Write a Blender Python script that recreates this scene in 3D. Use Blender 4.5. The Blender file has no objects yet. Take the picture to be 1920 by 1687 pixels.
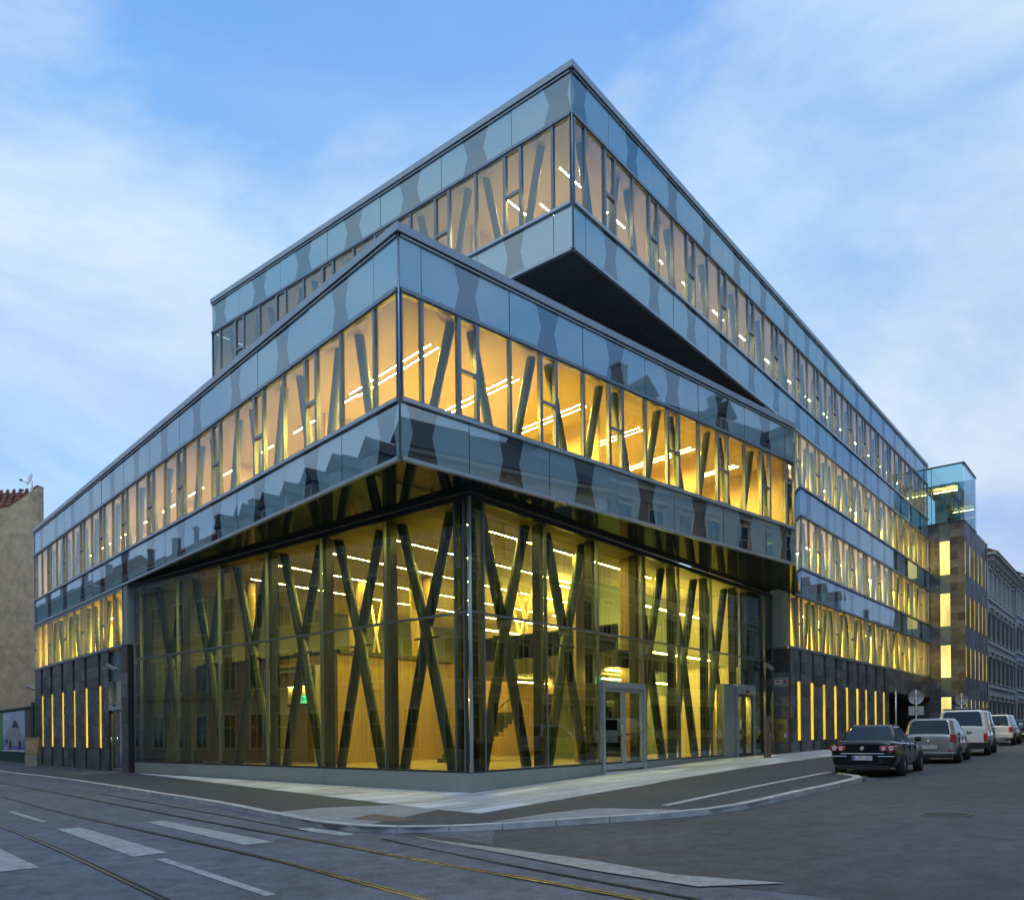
import bpy, bmesh, math, random
from mathutils import Vector, Matrix, noise
random.seed(7)
R = math.radians
sc = bpy.context.scene
COL = sc.collection

# ------------------------------------------------------------------ camera
cam_d = bpy.data.cameras.new('camera'); cam = bpy.data.objects.new('camera', cam_d); COL.objects.link(cam)
HC = 1.75
ROLL = 0.0102
cam.matrix_world = Matrix.Translation((0, 0, HC)) @ Matrix.Rotation(R(90), 4, 'X') @ Matrix.Rotation(-ROLL, 4, 'Z')
cam_d.sensor_fit = 'HORIZONTAL'; cam_d.sensor_width = 36.0
cam_d.lens = 1491.7 / 1920 * 36.0
cam_d.shift_x = 0.0
cam_d.shift_y = (1373.85 - 843.5) / 1920
cam_d.clip_start = 0.1; cam_d.clip_end = 2000
sc.camera = cam

# ------------------------------------------------------------------ world: dusk sky with clouds
world = bpy.data.worlds.new('World'); sc.world = world; world.use_nodes = True
wt = world.node_tree; wt.nodes.clear()
def wn(t, **k):
    n = wt.nodes.new(t)
    for a, b in k.items(): setattr(n, a, b)
    return n
def wl(a, b): wt.links.new(a, b)
def wmath(op, a, b=None, clamp=False):
    n = wn('ShaderNodeMath', operation=op); n.use_clamp = clamp
    for i, v in enumerate((a, b)):
        if v is None: continue
        if isinstance(v, (int, float)): n.inputs[i].default_value = v
        else: wl(v, n.inputs[i])
    return n.outputs[0]
def wramp(fac, stops):
    r = wn('ShaderNodeValToRGB'); e = r.color_ramp.elements
    while len(e) < len(stops): e.new(0.5)
    for q, (p, c) in zip(e, stops): q.position = p; q.color = (*c, 1)
    wl(fac, r.inputs[0]); return r.outputs[0]
def wmix(f, a, b):
    m = wn('ShaderNodeMix', data_type='RGBA')
    for i, v in ((0, f), (6, a), (7, b)):
        if isinstance(v, (int, float)): m.inputs[i].default_value = v
        elif isinstance(v, tuple): m.inputs[i].default_value = (*v, 1)
        else: wl(v, m.inputs[i])
    return m.outputs[2]
tc = wn('ShaderNodeTexCoord'); sep = wn('ShaderNodeSeparateXYZ'); wl(tc.outputs['Generated'], sep.inputs[0])
el = wmath('MAXIMUM', sep.outputs[2], 0.0)
den = wmath('ADD', el, 0.75)
cx = wmath('DIVIDE', sep.outputs[0], den); cy = wmath('DIVIDE', sep.outputs[1], den); cz = wmath('MULTIPLY', el, 1.3)
comb = wn('ShaderNodeCombineXYZ'); wl(cx, comb.inputs[0]); wl(cy, comb.inputs[1]); wl(cz, comb.inputs[2])
def wnoise(scale, detail, rough, dist, off=0.0):
    mp = wn('ShaderNodeMapping'); mp.inputs['Location'].default_value = (off, off * .7, off * .3); wl(comb.outputs[0], mp.inputs[0])
    n = wn('ShaderNodeTexNoise'); wl(mp.outputs[0], n.inputs['Vector'])
    n.inputs['Scale'].default_value = scale; n.inputs['Detail'].default_value = detail
    n.inputs['Roughness'].default_value = rough; n.inputs['Distortion'].default_value = dist
    return n.outputs['Fac']
SK = (1.7, 6.3, 3.9)
base = wramp(el, [(0.0, (.52, .58, .92)), (.10, (.38, .56, .98)), (.30, (.32, .61, 1.0)), (.48, (.27, .58, 1.0)), (.66, (.16, .45, .95)), (1.0, (.12, .35, .84))])
n1 = wramp(wnoise(1.15, 7, .52, .35, SK[0]), [(.38, (0, 0, 0)), (.60, (1, 1, 1))])
c1 = wmix(wmath('MULTIPLY', n1, .9), base, (.47, .77, 1.02))
n2 = wramp(wnoise(1.5, 8, .56, .4, SK[1]), [(.44, (0, 0, 0)), (.64, (1, 1, 1))])
low = wramp(el, [(.14, (1, 1, 1)), (.50, (.30, .30, .30))])
c2 = wmix(wmath('MULTIPLY', wmath('MULTIPLY', n2, low), .9), c1, (.30, .39, .82))
n3 = wramp(wnoise(2.1, 11, .60, .5, SK[2]), [(.40, (0, 0, 0)), (.64, (1, 1, 1))])
c3 = wmix(wmath('MULTIPLY', n3, .85), c2, (.80, .92, 1.03))
east = wramp(sep.outputs[0], [(.25, (1, 1, 1)), (.95, (.74, .77, .84))])      # dusk: the sky darkens towards the east
c4 = wn('ShaderNodeMix', data_type='RGBA', blend_type='MULTIPLY'); c4.inputs[0].default_value = 1; wl(c3, c4.inputs[6]); wl(east, c4.inputs[7])
bg = wn('ShaderNodeBackground'); wl(c4.outputs[2], bg.inputs[0]); bg.inputs[1].default_value = 1.0
wo = wn('ShaderNodeOutputWorld'); wl(bg.outputs[0], wo.inputs[0])

# soft overhead light of the overcast dusk
sd = bpy.data.lights.new('sun', 'SUN'); sd.energy = 0.75; sd.angle = R(28); sd.color = (.86, .93, 1.0)
so = bpy.data.objects.new('sun', sd); COL.objects.link(so)
so.rotation_euler = (R(24), R(-3), 0); so.location = (0, 0, 60)

sc.view_settings.view_transform = 'Standard'; sc.view_settings.look = 'None'
sc.view_settings.exposure = 0.0; sc.view_settings.gamma = 1.0; sc.view_settings.use_curve_mapping = False
sc.render.engine = 'CYCLES'
cy_ = sc.cycles
cy_.use_denoising = True
try: cy_.denoiser = 'OPENIMAGEDENOISE'
except Exception: pass
cy_.max_bounces = 10; cy_.diffuse_bounces = 4; cy_.glossy_bounces = 4; cy_.transmission_bounces = 4; cy_.transparent_max_bounces = 16
cy_.sample_clamp_indirect = 6.0; cy_.caustics_reflective = False; cy_.caustics_refractive = False

# ------------------------------------------------------------------ materials
def nodes(name):
    m = bpy.data.materials.new(name); m.use_nodes = True
    t = m.node_tree; t.nodes.clear()
    o = t.nodes.new('ShaderNodeOutputMaterial')
    return m, t, o
def tnoise(t, scale, detail=4, rough=.55, coord='Object', stretch=None, rnd=True):
    c = t.nodes.new('ShaderNodeTexCoord'); n = t.nodes.new('ShaderNodeTexNoise')
    src = c.outputs[coord]
    mp = t.nodes.new('ShaderNodeMapping'); t.links.new(src, mp.inputs[0])
    if stretch: mp.inputs['Scale'].default_value = stretch
    if rnd:
        oi = t.nodes.new('ShaderNodeObjectInfo'); mu = t.nodes.new('ShaderNodeMath'); mu.operation = 'MULTIPLY'; mu.inputs[1].default_value = 37.0
        t.links.new(oi.outputs['Random'], mu.inputs[0]); t.links.new(mu.outputs[0], mp.inputs['Location'])
    t.links.new(mp.outputs[0], n.inputs['Vector'])
    n.inputs['Scale'].default_value = scale; n.inputs['Detail'].default_value = detail; n.inputs['Roughness'].default_value = rough
    return n.outputs['Fac']
def tramp(t, fac, a, b, lo=.3, hi=.7):
    r = t.nodes.new('ShaderNodeValToRGB'); e = r.color_ramp.elements
    e[0].position = lo; e[0].color = (*a, 1); e[1].position = hi; e[1].color = (*b, 1)
    t.links.new(fac, r.inputs[0]); return r.outputs[0]
def pmat(name, c, rough=.6, metal=0.0, var=.15, scale=4.0, bump=0.0, bscale=None, rnd=0.0, spec=.5, coat=0.0, coord='Object', c2=None, stretch=None):
    """principled paint / stone / plaster with noise variation and optional relief"""
    m, t, o = nodes(name)
    b = t.nodes.new('ShaderNodeBsdfPrincipled'); t.links.new(b.outputs[0], o.inputs[0])
    f = tnoise(t, scale, 6, .6, coord, stretch)
    a1 = tuple(max(0, x * (1 - var)) for x in c); a2 = c2 or tuple(x * (1 + var) for x in c)
    col = tramp(t, f, a1, a2)
    if rnd:
        oi = t.nodes.new('ShaderNodeObjectInfo'); mr = t.nodes.new('ShaderNodeMapRange')
        mr.inputs['To Min'].default_value = 1 - rnd; mr.inputs['To Max'].default_value = 1 + rnd
        t.links.new(oi.outputs['Random'], mr.inputs['Value'])
        mx = t.nodes.new('ShaderNodeMix'); mx.data_type = 'RGBA'; mx.blend_type = 'MULTIPLY'; mx.inputs[0].default_value = 1
        t.links.new(col, mx.inputs[6]); t.links.new(mr.outputs[0], mx.inputs[7]); col = mx.outputs[2]
    t.links.new(col, b.inputs['Base Color'])
    b.inputs['Roughness'].default_value = rough; b.inputs['Metallic'].default_value = metal
    b.inputs['Specular IOR Level'].default_value = spec; b.inputs['Coat Weight'].default_value = coat
    b.inputs['Coat Roughness'].default_value = .04
    if bump:
        bp = t.nodes.new('ShaderNodeBump'); bp.inputs['Strength'].default_value = bump; bp.inputs['Distance'].default_value = .02
        t.links.new(tnoise(t, bscale or scale * 8, 5, .6, coord, stretch), bp.inputs['Height']); t.links.new(bp.outputs[0], b.inputs['Normal'])
    return m
def wobble(t, strength=.12, scale=.45, dist=.02):
    bp = t.nodes.new('ShaderNodeBump'); bp.inputs['Strength'].default_value = strength; bp.inputs['Distance'].default_value = dist
    t.links.new(tnoise(t, scale, 1.0, .4), bp.inputs['Height']); return bp.outputs[0]
def panel_mat(name, c, ior, var=.06, wob=.10):
    """back-printed glass: a diffuse print behind a reflecting coated pane"""
    m, t, o = nodes(name)
    nrm = wobble(t, wob)
    d = t.nodes.new('ShaderNodeBsdfDiffuse')
    col = tramp(t, tnoise(t, 1.3, 5, .65), tuple(x * (1 - var) for x in c), tuple(x * (1 + var) for x in c)); t.links.new(col, d.inputs[0])
    g = t.nodes.new('ShaderNodeBsdfGlossy'); g.inputs['Color'].default_value = (.80, .95, 1, 1); g.inputs['Roughness'].default_value = .012
    t.links.new(nrm, g.inputs['Normal'])
    fr = t.nodes.new('ShaderNodeFresnel'); fr.inputs['IOR'].default_value = ior
    mx = t.nodes.new('ShaderNodeMixShader'); t.links.new(fr.outputs[0], mx.inputs[0]); t.links.new(d.outputs[0], mx.inputs[1]); t.links.new(g.outputs[0], mx.inputs[2])
    t.links.new(mx.outputs[0], o.inputs[0]); return m
def glass_mat(name, tint, ior, wob=.06, gloss=(.80, .97, 1)):
    m, t, o = nodes(name)
    nrm = wobble(t, wob, .35)
    d = t.nodes.new('ShaderNodeBsdfTransparent'); d.inputs[0].default_value = (*tint, 1)
    g = t.nodes.new('ShaderNodeBsdfGlossy'); g.inputs['Color'].default_value = (*gloss, 1); g.inputs['Roughness'].default_value = .008
    t.links.new(nrm, g.inputs['Normal'])
    fr = t.nodes.new('ShaderNodeFresnel'); fr.inputs['IOR'].default_value = ior
    mx = t.nodes.new('ShaderNodeMixShader'); t.links.new(fr.outputs[0], mx.inputs[0]); t.links.new(d.outputs[0], mx.inputs[1]); t.links.new(g.outputs[0], mx.inputs[2])
    t.links.new(mx.outputs[0], o.inputs[0]); return m
def emat(name, c, s, grad=False):
    m, t, o = nodes(name)
    e = t.nodes.new('ShaderNodeEmission'); e.inputs[0].default_value = (*c, 1); e.inputs[1].default_value = s
    if grad: 
        mu = t.nodes.new('ShaderNodeMath'); mu.operation = 'MULTIPLY'; mu.inputs[1].default_value = s
        t.links.new(tramp(t, tnoise(t, .55, 2, .4, stretch=(2, 2, .7)), (.62, .62, .62), (1.2, 1.2, 1.2)), mu.inputs[0]); t.links.new(mu.outputs[0], e.inputs[1])
    t.links.new(e.outputs[0], o.inputs[0]); return m
M = {}
M['panel'] = panel_mat('printed_glass', (.20, .33, .385), 3.4)
M['panel_dark'] = panel_mat('dark_printed_glass', (.012, .018, .032), 3.2)
M['panel_grey'] = panel_mat('grey_glass', (.13, .17, .17), 1.8)
M['win'] = glass_mat('window_glass', (.92, .94, .88), 1.85)
M['win_top'] = glass_mat('top_window_glass', (.88, .93, .93), 2.35)
M['lobby'] = glass_mat('lobby_glass', (.80, .89, .70), 2.15)
M['box'] = glass_mat('teal_glass', (.34, .62, .70), 1.9)
M['houseglass'] = panel_mat('house_window_glass', (.03, .04, .05), 1.9)
M['frame'] = pmat('frame_metal', (.22, .27, .32), .35, .6, .08, 3)
M['framel'] = pmat('light_frame_metal', (.42, .48, .52), .35, .5, .06, 3)
M['framed'] = pmat('dark_frame_metal', (.05, .06, .07), .35, .5, .1, 3)
M['coping'] = pmat('coping_metal', (.33, .37, .41), .4, .5, .1, 2)
M['plinth'] = pmat('plinth_metal', (.30, .34, .31), .5, .2, .08, 1.0, .05, 20)
M['soffit'] = None
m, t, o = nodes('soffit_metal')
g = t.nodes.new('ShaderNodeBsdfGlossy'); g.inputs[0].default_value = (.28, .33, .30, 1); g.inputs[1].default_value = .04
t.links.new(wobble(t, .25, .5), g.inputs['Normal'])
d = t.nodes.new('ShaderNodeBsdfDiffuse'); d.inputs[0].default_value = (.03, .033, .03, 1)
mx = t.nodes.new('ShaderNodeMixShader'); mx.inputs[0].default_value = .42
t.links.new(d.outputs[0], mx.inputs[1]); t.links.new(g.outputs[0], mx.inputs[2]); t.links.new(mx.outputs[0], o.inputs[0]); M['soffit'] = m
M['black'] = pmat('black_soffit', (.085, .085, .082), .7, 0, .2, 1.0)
M['stone'] = pmat('dark_stone', (.105, .106, .110), .5, 0, .38, 2.2, .3, 30, rnd=.5)
M['stoneback'] = pmat('stone_joint', (.03, .03, .03), .9)
M['column'] = pmat('painted_column', (.018, .040, .046), .4, 0, .08, 2)
M['strut'] = pmat('pale_slanted_column', (.085, .145, .19), .45, 0, .08, 2)
M['fin'] = pmat('column_fin', (.010, .020, .022), .45, 0, .1, 2)
M['cream'] = pmat('cream_wall', (.72, .62, .46), .8, 0, .04, .6)
M['ceil'] = pmat('ceiling_paint', (.78, .72, .60), .8, 0, .03, .5)
M['ceil_tan'] = pmat('tan_lobby_ceiling', (.52, .44, .32), .7, 0, .05, .8)
M['houseb2'] = pmat('bright_corner_plaster', (.60, .64, .66), .85, 0, .08, .8)
M['floor'] = pmat('lobby_floor', (.50, .42, .30), .22, 0, .1, .8)
M['wood'] = pmat('wood_panel', (.38, .25, .125), .5, 0, .18, 1.2, .05, 30, rnd=.12, stretch=(6, 6, .5))
M['core'] = pmat('core_wall', (.11, .13, .115), .7, 0, .1, .8)
M['coregrey'] = pmat('grey_core_wall', (.20, .25, .235), .6, 0, .1, .8)
M['darkbeam'] = pmat('dark_beam', (.06, .055, .045), .5, 0, .1, 2)
M['strip'] = emat('light_strip_warm', (1, .77, .13), 290)
M['strip_dim'] = emat('gallery_light_strip', (1, .78, .15), 75)
M['strip_up'] = emat('office_light_strip', (1, .66, .10), 620)
M['strip_low'] = emat('lower_floor_light_strip', (1, .68, .085), 420)
M['strip_top'] = emat('top_floor_light_strip', (1, .68, .22), 300)
M['strip_tower'] = emat('tower_light_strip', (1, .50, .10), 90)
M['slit'] = emat('lit_slit_window', (1, .68, .04), 1.5, True)
M['lit'] = emat('lit_window', (1, .78, .24), 1.35, True)
M['exit'] = emat('exit_light', (.10, .95, .42), 1.3)
M['asphalt'] = None
# ---- asphalt with grain, patches
def asphalt(name, c, var, tone):
    m, t, o = nodes(name)
    b = t.nodes.new('ShaderNodeBsdfPrincipled'); t.links.new(b.outputs[0], o.inputs[0])
    f1 = tnoise(t, .22, 6, .65, rnd=False); f2 = tnoise(t, 38, 6, .85, rnd=False); f3 = tnoise(t, 3.0, 5, .7, rnd=False)
    col = tramp(t, f1, tuple(x * (1 - var) for x in c), tuple(x * (1 + var) for x in c), .3, .7)
    sp = tramp(t, f2, (.45, .45, .45), (1.6, 1.6, 1.6), .36, .64)
    mx = t.nodes.new('ShaderNodeMix'); mx.data_type = 'RGBA'; mx.blend_type = 'MULTIPLY'; mx.inputs[0].default_value = .8
    t.links.new(col, mx.inputs[6]); t.links.new(sp, mx.inputs[7])
    st = tramp(t, f3, (.60, .60, .62), (1.34, 1.34, 1.34), .32, .68)
    m2 = t.nodes.new('ShaderNodeMix'); m2.data_type = 'RGBA'; m2.blend_type = 'MULTIPLY'; m2.inputs[0].default_value = tone
    t.links.new(mx.outputs[2], m2.inputs[6]); t.links.new(st, m2.inputs[7])
    t.links.new(m2.outputs[2], b.inputs['Base Color']); b.inputs['Roughness'].default_value = .72
    b.inputs['Specular IOR Level'].default_value = .35
    bp = t.nodes.new('ShaderNodeBump'); bp.inputs['Strength'].default_value = .35; bp.inputs['Distance'].default_value = .01
    t.links.new(f2, bp.inputs['Height']); t.links.new(bp.outputs[0], b.inputs['Normal'])
    return m
M['asphalt'] = asphalt('tram_street_asphalt', (.112, .126, .155), .28, .9)
M['asphalt2'] = asphalt('side_street_asphalt', (.064, .070, .083), .28, .9)
M['pave'] = asphalt('pavement_asphalt', (.052, .060, .076), .16, .8)
M['patch'] = asphalt('repair_asphalt', (.046, .047, .05), .2, .9)
def paint(name, c, under, thr):
    m, t, o = nodes(name)
    b = t.nodes.new('ShaderNodeBsdfPrincipled'); t.links.new(b.outputs[0], o.inputs[0])
    f = tnoise(t, 5, 12, .82, rnd=False)
    t.links.new(tramp(t, f, under, c, thr - .16, thr + .16), b.inputs['Base Color']); b.inputs['Roughness'].default_value = .65
    return m
M['paint'] = paint('worn_road_paint', (.46, .48, .51), (.14, .15, .17), .47)
M['paint_worn'] = paint('very_worn_road_paint', (.36, .37, .38), (.10, .10, .105), .45)
M['kerb'] = pmat('kerb_stone', (.42, .43, .44), .7, 0, .22, 3, .3, 25, rnd=.12)
M['slab'] = pmat('paving_slab_stone', (.46, .49, .54), .6, 0, .12, 1.6, .1, 40, rnd=.30)
M['concrete'] = pmat('concrete_patch', (.26, .27, .28), .8, 0, .18, 2.5, .2, 40)
M['brown'] = pmat('brown_asphalt_patch', (.15, .105, .08), .85, 0, .2, 6, .3, 60)
M['steel'] = pmat('rail_steel', (.30, .29, .27), .32, 1.0, .15, 3)
M['groove'] = pmat('rail_groove', (.012, .012, .013), .8)
M['iron'] = pmat('cast_iron', (.10, .10, .10), .5, .5, .2, 8)
M['stucco'] = pmat('rough_stucco', (.56, .42, .27), .95, 0, .24, 1.6, 1.0, 7)
M['tile'] = pmat('red_roof_tile', (.20, .075, .045), .8, 0, .3, 5, .4, 30, rnd=.2)
M['copper'] = pmat('green_copper', (.03, .17, .13), .6, .1, .2, 3)
M['ornate'] = pmat('grey_plaster', (.42, .41, .40), .85, 0, .15, .8, .2, 30)
M['ornate2'] = pmat('bluish_plaster', (.34, .37, .41), .85, 0, .12, .8, .2, 30)
M['shutter'] = pmat('dark_shutter', (.05, .05, .055), .6)
M['whitep'] = pmat('white_paint', (.72, .73, .74), .45, 0, .04, 3)
M['housea'] = pmat('yellow_plaster', (.30, .31, .30), .85, 0, .08, .8)
M['houseb'] = pmat('pale_plaster', (.34, .37, .39), .85, 0, .08, .8)
M['housec'] = pmat('beige_plaster', (.28, .29, .30), .85, 0, .08, .8)
M['slate'] = pmat('grey_roof', (.09, .085, .085), .8, 0, .2, 4, rnd=.1)
M['trim'] = pmat('pale_trim', (.55, .55, .52), .8, 0, .05, 2)
M['green'] = pmat('dark_green_paint', (.012, .055, .03), .6, 0, .15, 3)
M['lgreen'] = pmat('bright_green_paint', (.05, .30, .04), .5)
M['tan'] = pmat('tan_enamel', (.50, .38, .22), .5, 0, .08, 2)
M['concg'] = pmat('cabinet_base', (.33, .33, .30), .7)
M['galv'] = pmat('galvanised_steel', (.42, .42, .42), .45, .6, .12, 4)
M['bronze'] = pmat('bronze_sheet', (.24, .19, .15), .38, .7, .12, 2)
M['brass'] = pmat('brass_sheet', (.42, .34, .16), .35, .8, .15, 3)
M['red'] = pmat('red_plastic', (.55, .03, .02), .35)
M['tyre'] = pmat('rubber', (.02, .02, .021), .85)
M['rim'] = pmat('alloy', (.50, .51, .52), .28, .9, .05, 3)
M['carglass'] = panel_mat('car_glass', (.008, .011, .012), 1.6, wob=.0)
M['lampred'] = pmat('tail_lamp_red', (.42, .012, .012), .12, 0, .05, 3, coat=1)
M['lampclear'] = pmat('tail_lamp_clear', (.62, .50, .50), .12, 0, .05, 3, coat=1)
M['chrome'] = pmat('chrome', (.72, .73, .75), .12, 1.0, .02)
M['plate'] = pmat('plate_white', (.72, .73, .74), .4, 0, .02)
M['blue'] = pmat('plate_blue', (.02, .06, .40), .4)
M['ink'] = pmat('ink', (.01, .01, .012), .5)
M['trimblk'] = pmat('black_plastic', (.018, .018, .019), .55)
def carpaint(name, c, metal=.3): return pmat(name, c, .25, metal, .03, 2, coat=.8, spec=.25)
M['leaf'] = pmat('leaf', (.04, .10, .025), .5, 0, .3, 5)
M['terra'] = pmat('terracotta', (.36, .14, .07), .7)
M['poster'] = None
m, t, o = nodes('poster_print')
b = t.nodes.new('ShaderNodeBsdfPrincipled'); t.links.new(b.outputs[0], o.inputs[0])
c_ = t.nodes.new('ShaderNodeTexCoord'); s_ = t.nodes.new('ShaderNodeSeparateXYZ'); t.links.new(c_.outputs['Generated'], s_.inputs[0])
r_ = t.nodes.new('ShaderNodeValToRGB'); e = r_.color_ramp.elements
e[0].position = .0; e[0].color = (.05, .13, .42, 1); e[1].position = 1; e[1].color = (.30, .42, .66, 1)
q = e.new(.45); q.color = (.42, .50, .66, 1); q = e.new(.22); q.color = (.07, .18, .55, 1)
t.links.new(s_.outputs[2], r_.inputs[0]); t.links.new(r_.outputs[0], b.inputs['Base Color']); b.inputs['Roughness'].default_value = .4; M['poster'] = m

# ------------------------------------------------------------------ mesh helpers
class MB:
    def __init__(s): s.v = []; s.f = []; s.m = []; s.sm = []
    def face(s, pts, mi=0, smooth=False):
        i = len(s.v); s.v += [tuple(p) for p in pts]; s.f.append(tuple(range(i, i + len(pts)))); s.m.append(mi); s.sm.append(smooth)
    def box(s, x0, x1, y0, y1, z0, z1, mi=0):
        x0, x1 = min(x0, x1), max(x0, x1); y0, y1 = min(y0, y1), max(y0, y1); z0, z1 = min(z0, z1), max(z0, z1)
        i = len(s.v)
        s.v += [(x0, y0, z0), (x1, y0, z0), (x1, y1, z0), (x0, y1, z0), (x0, y0, z1), (x1, y0, z1), (x1, y1, z1), (x0, y1, z1)]
        for q in ((3, 2, 1, 0), (4, 5, 6, 7), (0, 1, 5, 4), (1, 2, 6, 5), (2, 3, 7, 6), (3, 0, 4, 7)):
            s.f.append(tuple(i + k for k in q)); s.m.append(mi); s.sm.append(False)
    def prism(s, poly, z0, z1, mi=0):
        n = len(poly); a = sum(poly[k][0] * poly[(k + 1) % n][1] - poly[(k + 1) % n][0] * poly[k][1] for k in range(n))
        if a < 0: poly = poly[::-1]
        i = len(s.v); s.v += [(p[0], p[1], z0) for p in poly] + [(p[0], p[1], z1) for p in poly]
        s.f.append(tuple(i + k for k in reversed(range(n)))); s.m.append(mi); s.sm.append(False)
        s.f.append(tuple(i + n + k for k in range(n))); s.m.append(mi); s.sm.append(False)
        for k in range(n):
            j = (k + 1) % n; s.f.append((i + k, i + j, i + n + j, i + n + k)); s.m.append(mi); s.sm.append(False)
    def tube(s, p0, p1, r0, r1=None, n=10, mi=0, cap=True):
        r1 = r0 if r1 is None else r1
        p0 = Vector(p0); p1 = Vector(p1); d = (p1 - p0).normalized()
        a = Vector((0, 0, 1)) if abs(d.z) < .9 else Vector((1, 0, 0))
        u = d.cross(a).normalized(); w = d.cross(u)
        i = len(s.v)
        for (p, r) in ((p0, r0), (p1, r1)):
            for k in range(n):
                c = math.cos(2 * math.pi * k / n); q = math.sin(2 * math.pi * k / n); s.v.append(tuple(p + (u * c + w * q) * r))
        for k in range(n):
            j = (k + 1) % n; s.f.append((i + k, i + n + k, i + n + j, i + j)); s.m.append(mi); s.sm.append(True)
        if cap:
            s.f.append(tuple(i + k for k in range(n))); s.m.append(mi); s.sm.append(False)
            s.f.append(tuple(i + n + k for k in reversed(range(n)))); s.m.append(mi); s.sm.append(False)
    def lathe(s, prof, n=16, mi=0, axis='z', c=(0, 0, 0)):
        i = len(s.v)
        for (r, h) in prof:
            for k in range(n):
                a = 2 * math.pi * k / n; x, y = r * math.cos(a), r * math.sin(a)
                p = (x, y, h) if axis == 'z' else ((x, h, y) if axis == 'y' else (h, x, y))
                s.v.append((p[0] + c[0], p[1] + c[1], p[2] + c[2]))
        for q in range(len(prof) - 1):
            for k in range(n):
                j = (k + 1) % n; s.f.append((i + q * n + k, i + q * n + j, i + (q + 1) * n + j, i + (q + 1) * n + k)); s.m.append(mi); s.sm.append(True)
    def mesh(s, name, mats):
        me = bpy.data.meshes.new(name); me.from_pydata(s.v, [], s.f)
        for x in mats: me.materials.append(x)
        me.polygons.foreach_set('material_index', s.m); me.polygons.foreach_set('use_smooth', s.sm); me.update()
        return me
def link(name, me, parent=None, mw=None):
    o = bpy.data.objects.new(name, me); COL.objects.link(o)
    if mw is not None: o.matrix_world = mw
    if parent is not None:
        o.parent = parent
        o.matrix_parent_inverse = Matrix.Identity(4)
        if mw is not None: o.matrix_basis = WM(parent).inverted() @ mw
    return o
_wm = {}
def WM(o):
    m = o.matrix_basis.copy(); p = o.parent
    while p is not None: m = p.matrix_basis @ m; p = p.parent
    return m
def tag(o, label=None, cat=None, group=None, kind=None):
    if label: o['label'] = label
    if cat: o['category'] = cat
    if group: o['group'] = group
    if kind: o['kind'] = kind
    return o
def thing(name, label, cat, loc=(0, 0, 0), rz=0, group=None):
    o = bpy.data.objects.new(name, None); COL.objects.link(o); o.location = loc; o.rotation_euler = (0, 0, rz)
    o.matrix_basis = Matrix.Translation(loc) @ Matrix.Rotation(rz, 4, 'Z')
    return tag(o, label, cat, group)
def struct(name, label=None):
    o = bpy.data.objects.new(name, None); COL.objects.link(o); return tag(o, label, kind='structure')
def part(mb, name, mats, parent, loc=None):
    """joins one mesh as a part, vertices given in the parent's own space"""
    me = mb.mesh(name, mats if isinstance(mats, (list, tuple)) else [mats])
    o = bpy.data.objects.new(name, me); COL.objects.link(o)
    if parent is not None: o.parent = parent
    return o
def clean(o, bevel=0.0, seg=2, sub=0):
    if bevel:
        b = o.modifiers.new('bevel', 'BEVEL'); b.width = bevel; b.segments = seg; b.limit_method = 'ANGLE'; b.angle_limit = R(35)
    if sub:
        s = o.modifiers.new('sub', 'SUBSURF'); s.levels = sub; s.render_levels = sub
    return o

def lerp(a, b, t): return a + (b - a) * t
GX = [-400, -60, -30, -17, -1.2, .67, 3.1, 5.2, 9.84, 14.3, 16.5, 20.8, 60, 400]
GZ = [.2, .2, .1, .1, 0, .1, .21, .32, .5, .57, .62, .7, 1.4, 1.4]
def g(x):
    """height of the pavement: the side street climbs gently away from the corner"""
    s = 0
    for k in (-1.0, -.5, 0, .5, 1.0):
        xx = x + k
        for i in range(len(GX) - 1):
            if GX[i] <= xx <= GX[i + 1]: s += lerp(GZ[i], GZ[i + 1], (xx - GX[i]) / (GX[i + 1] - GX[i])); break
    return s / 5
ROADZ = -.10
def drape(name, poly, dz, mat, step=1.5, parent=None, thick=None, lim=120):
    bm = bmesh.new(); vs = [bm.verts.new((p[0], p[1], 0)) for p in poly]; bm.faces.new(vs)
    bmesh.ops.triangulate(bm, faces=bm.faces[:])
    xs = [p[0] for p in poly]; x0, x1 = max(min(xs), -lim), min(max(xs), lim)
    k = math.ceil(x0 / step)
    while k * step < x1:
        bmesh.ops.bisect_plane(bm, geom=bm.verts[:] + bm.edges[:] + bm.faces[:], plane_co=(k * step, 0, 0), plane_no=(1, 0, 0)); k += 1
    for v in bm.verts: v.co.z = g(v.co.x) + dz
    bmesh.ops.recalc_face_normals(bm, faces=bm.faces[:])
    for f in bm.faces:
        f.normal_update()
        if f.normal.z < 0: f.normal_flip()
    me = bpy.data.meshes.new(name); bm.to_mesh(me); bm.free(); me.materials.append(mat)
    o = bpy.data.objects.new(name, me); COL.objects.link(o)
    if parent: o.parent = parent
    return o

# ------------------------------------------------------------------ plan of the place (metres)
def D(a): return Vector((math.cos(R(a)), math.sin(R(a))))
class Face:
    """a vertical facade plane: s metres along, off metres outward, z up"""
    def __init__(f, P, ang, sg):
        f.P = Vector(P[:2]); f.ang = ang; f.d = D(ang); f.sg = sg
        f.n = Vector((-f.d.y, f.d.x)) * sg
        f.rot = Matrix.Rotation(R(ang), 4, 'Z')
    def p(f, s, off=0.0): return f.P + f.d * s + f.n * off
    def p3(f, s, off, z): q = f.p(s, off); return (q.x, q.y, z)
    def mw(f, s, off=0.0, z=0.0): return Matrix.Translation(f.p3(s, off, z)) @ f.rot
LL = Face((-2.81, 20.53), 132.5, 1)       # projecting block, tram street side
LR = Face((-2.81, 20.53), 42.3, -1)       # projecting block, side street side
UL = Face((2.17, 26.09), 140.6, 1)        # top block, left
UR = Face((2.17, 26.09), 50.9, -1)        # long facade on the side street
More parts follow.
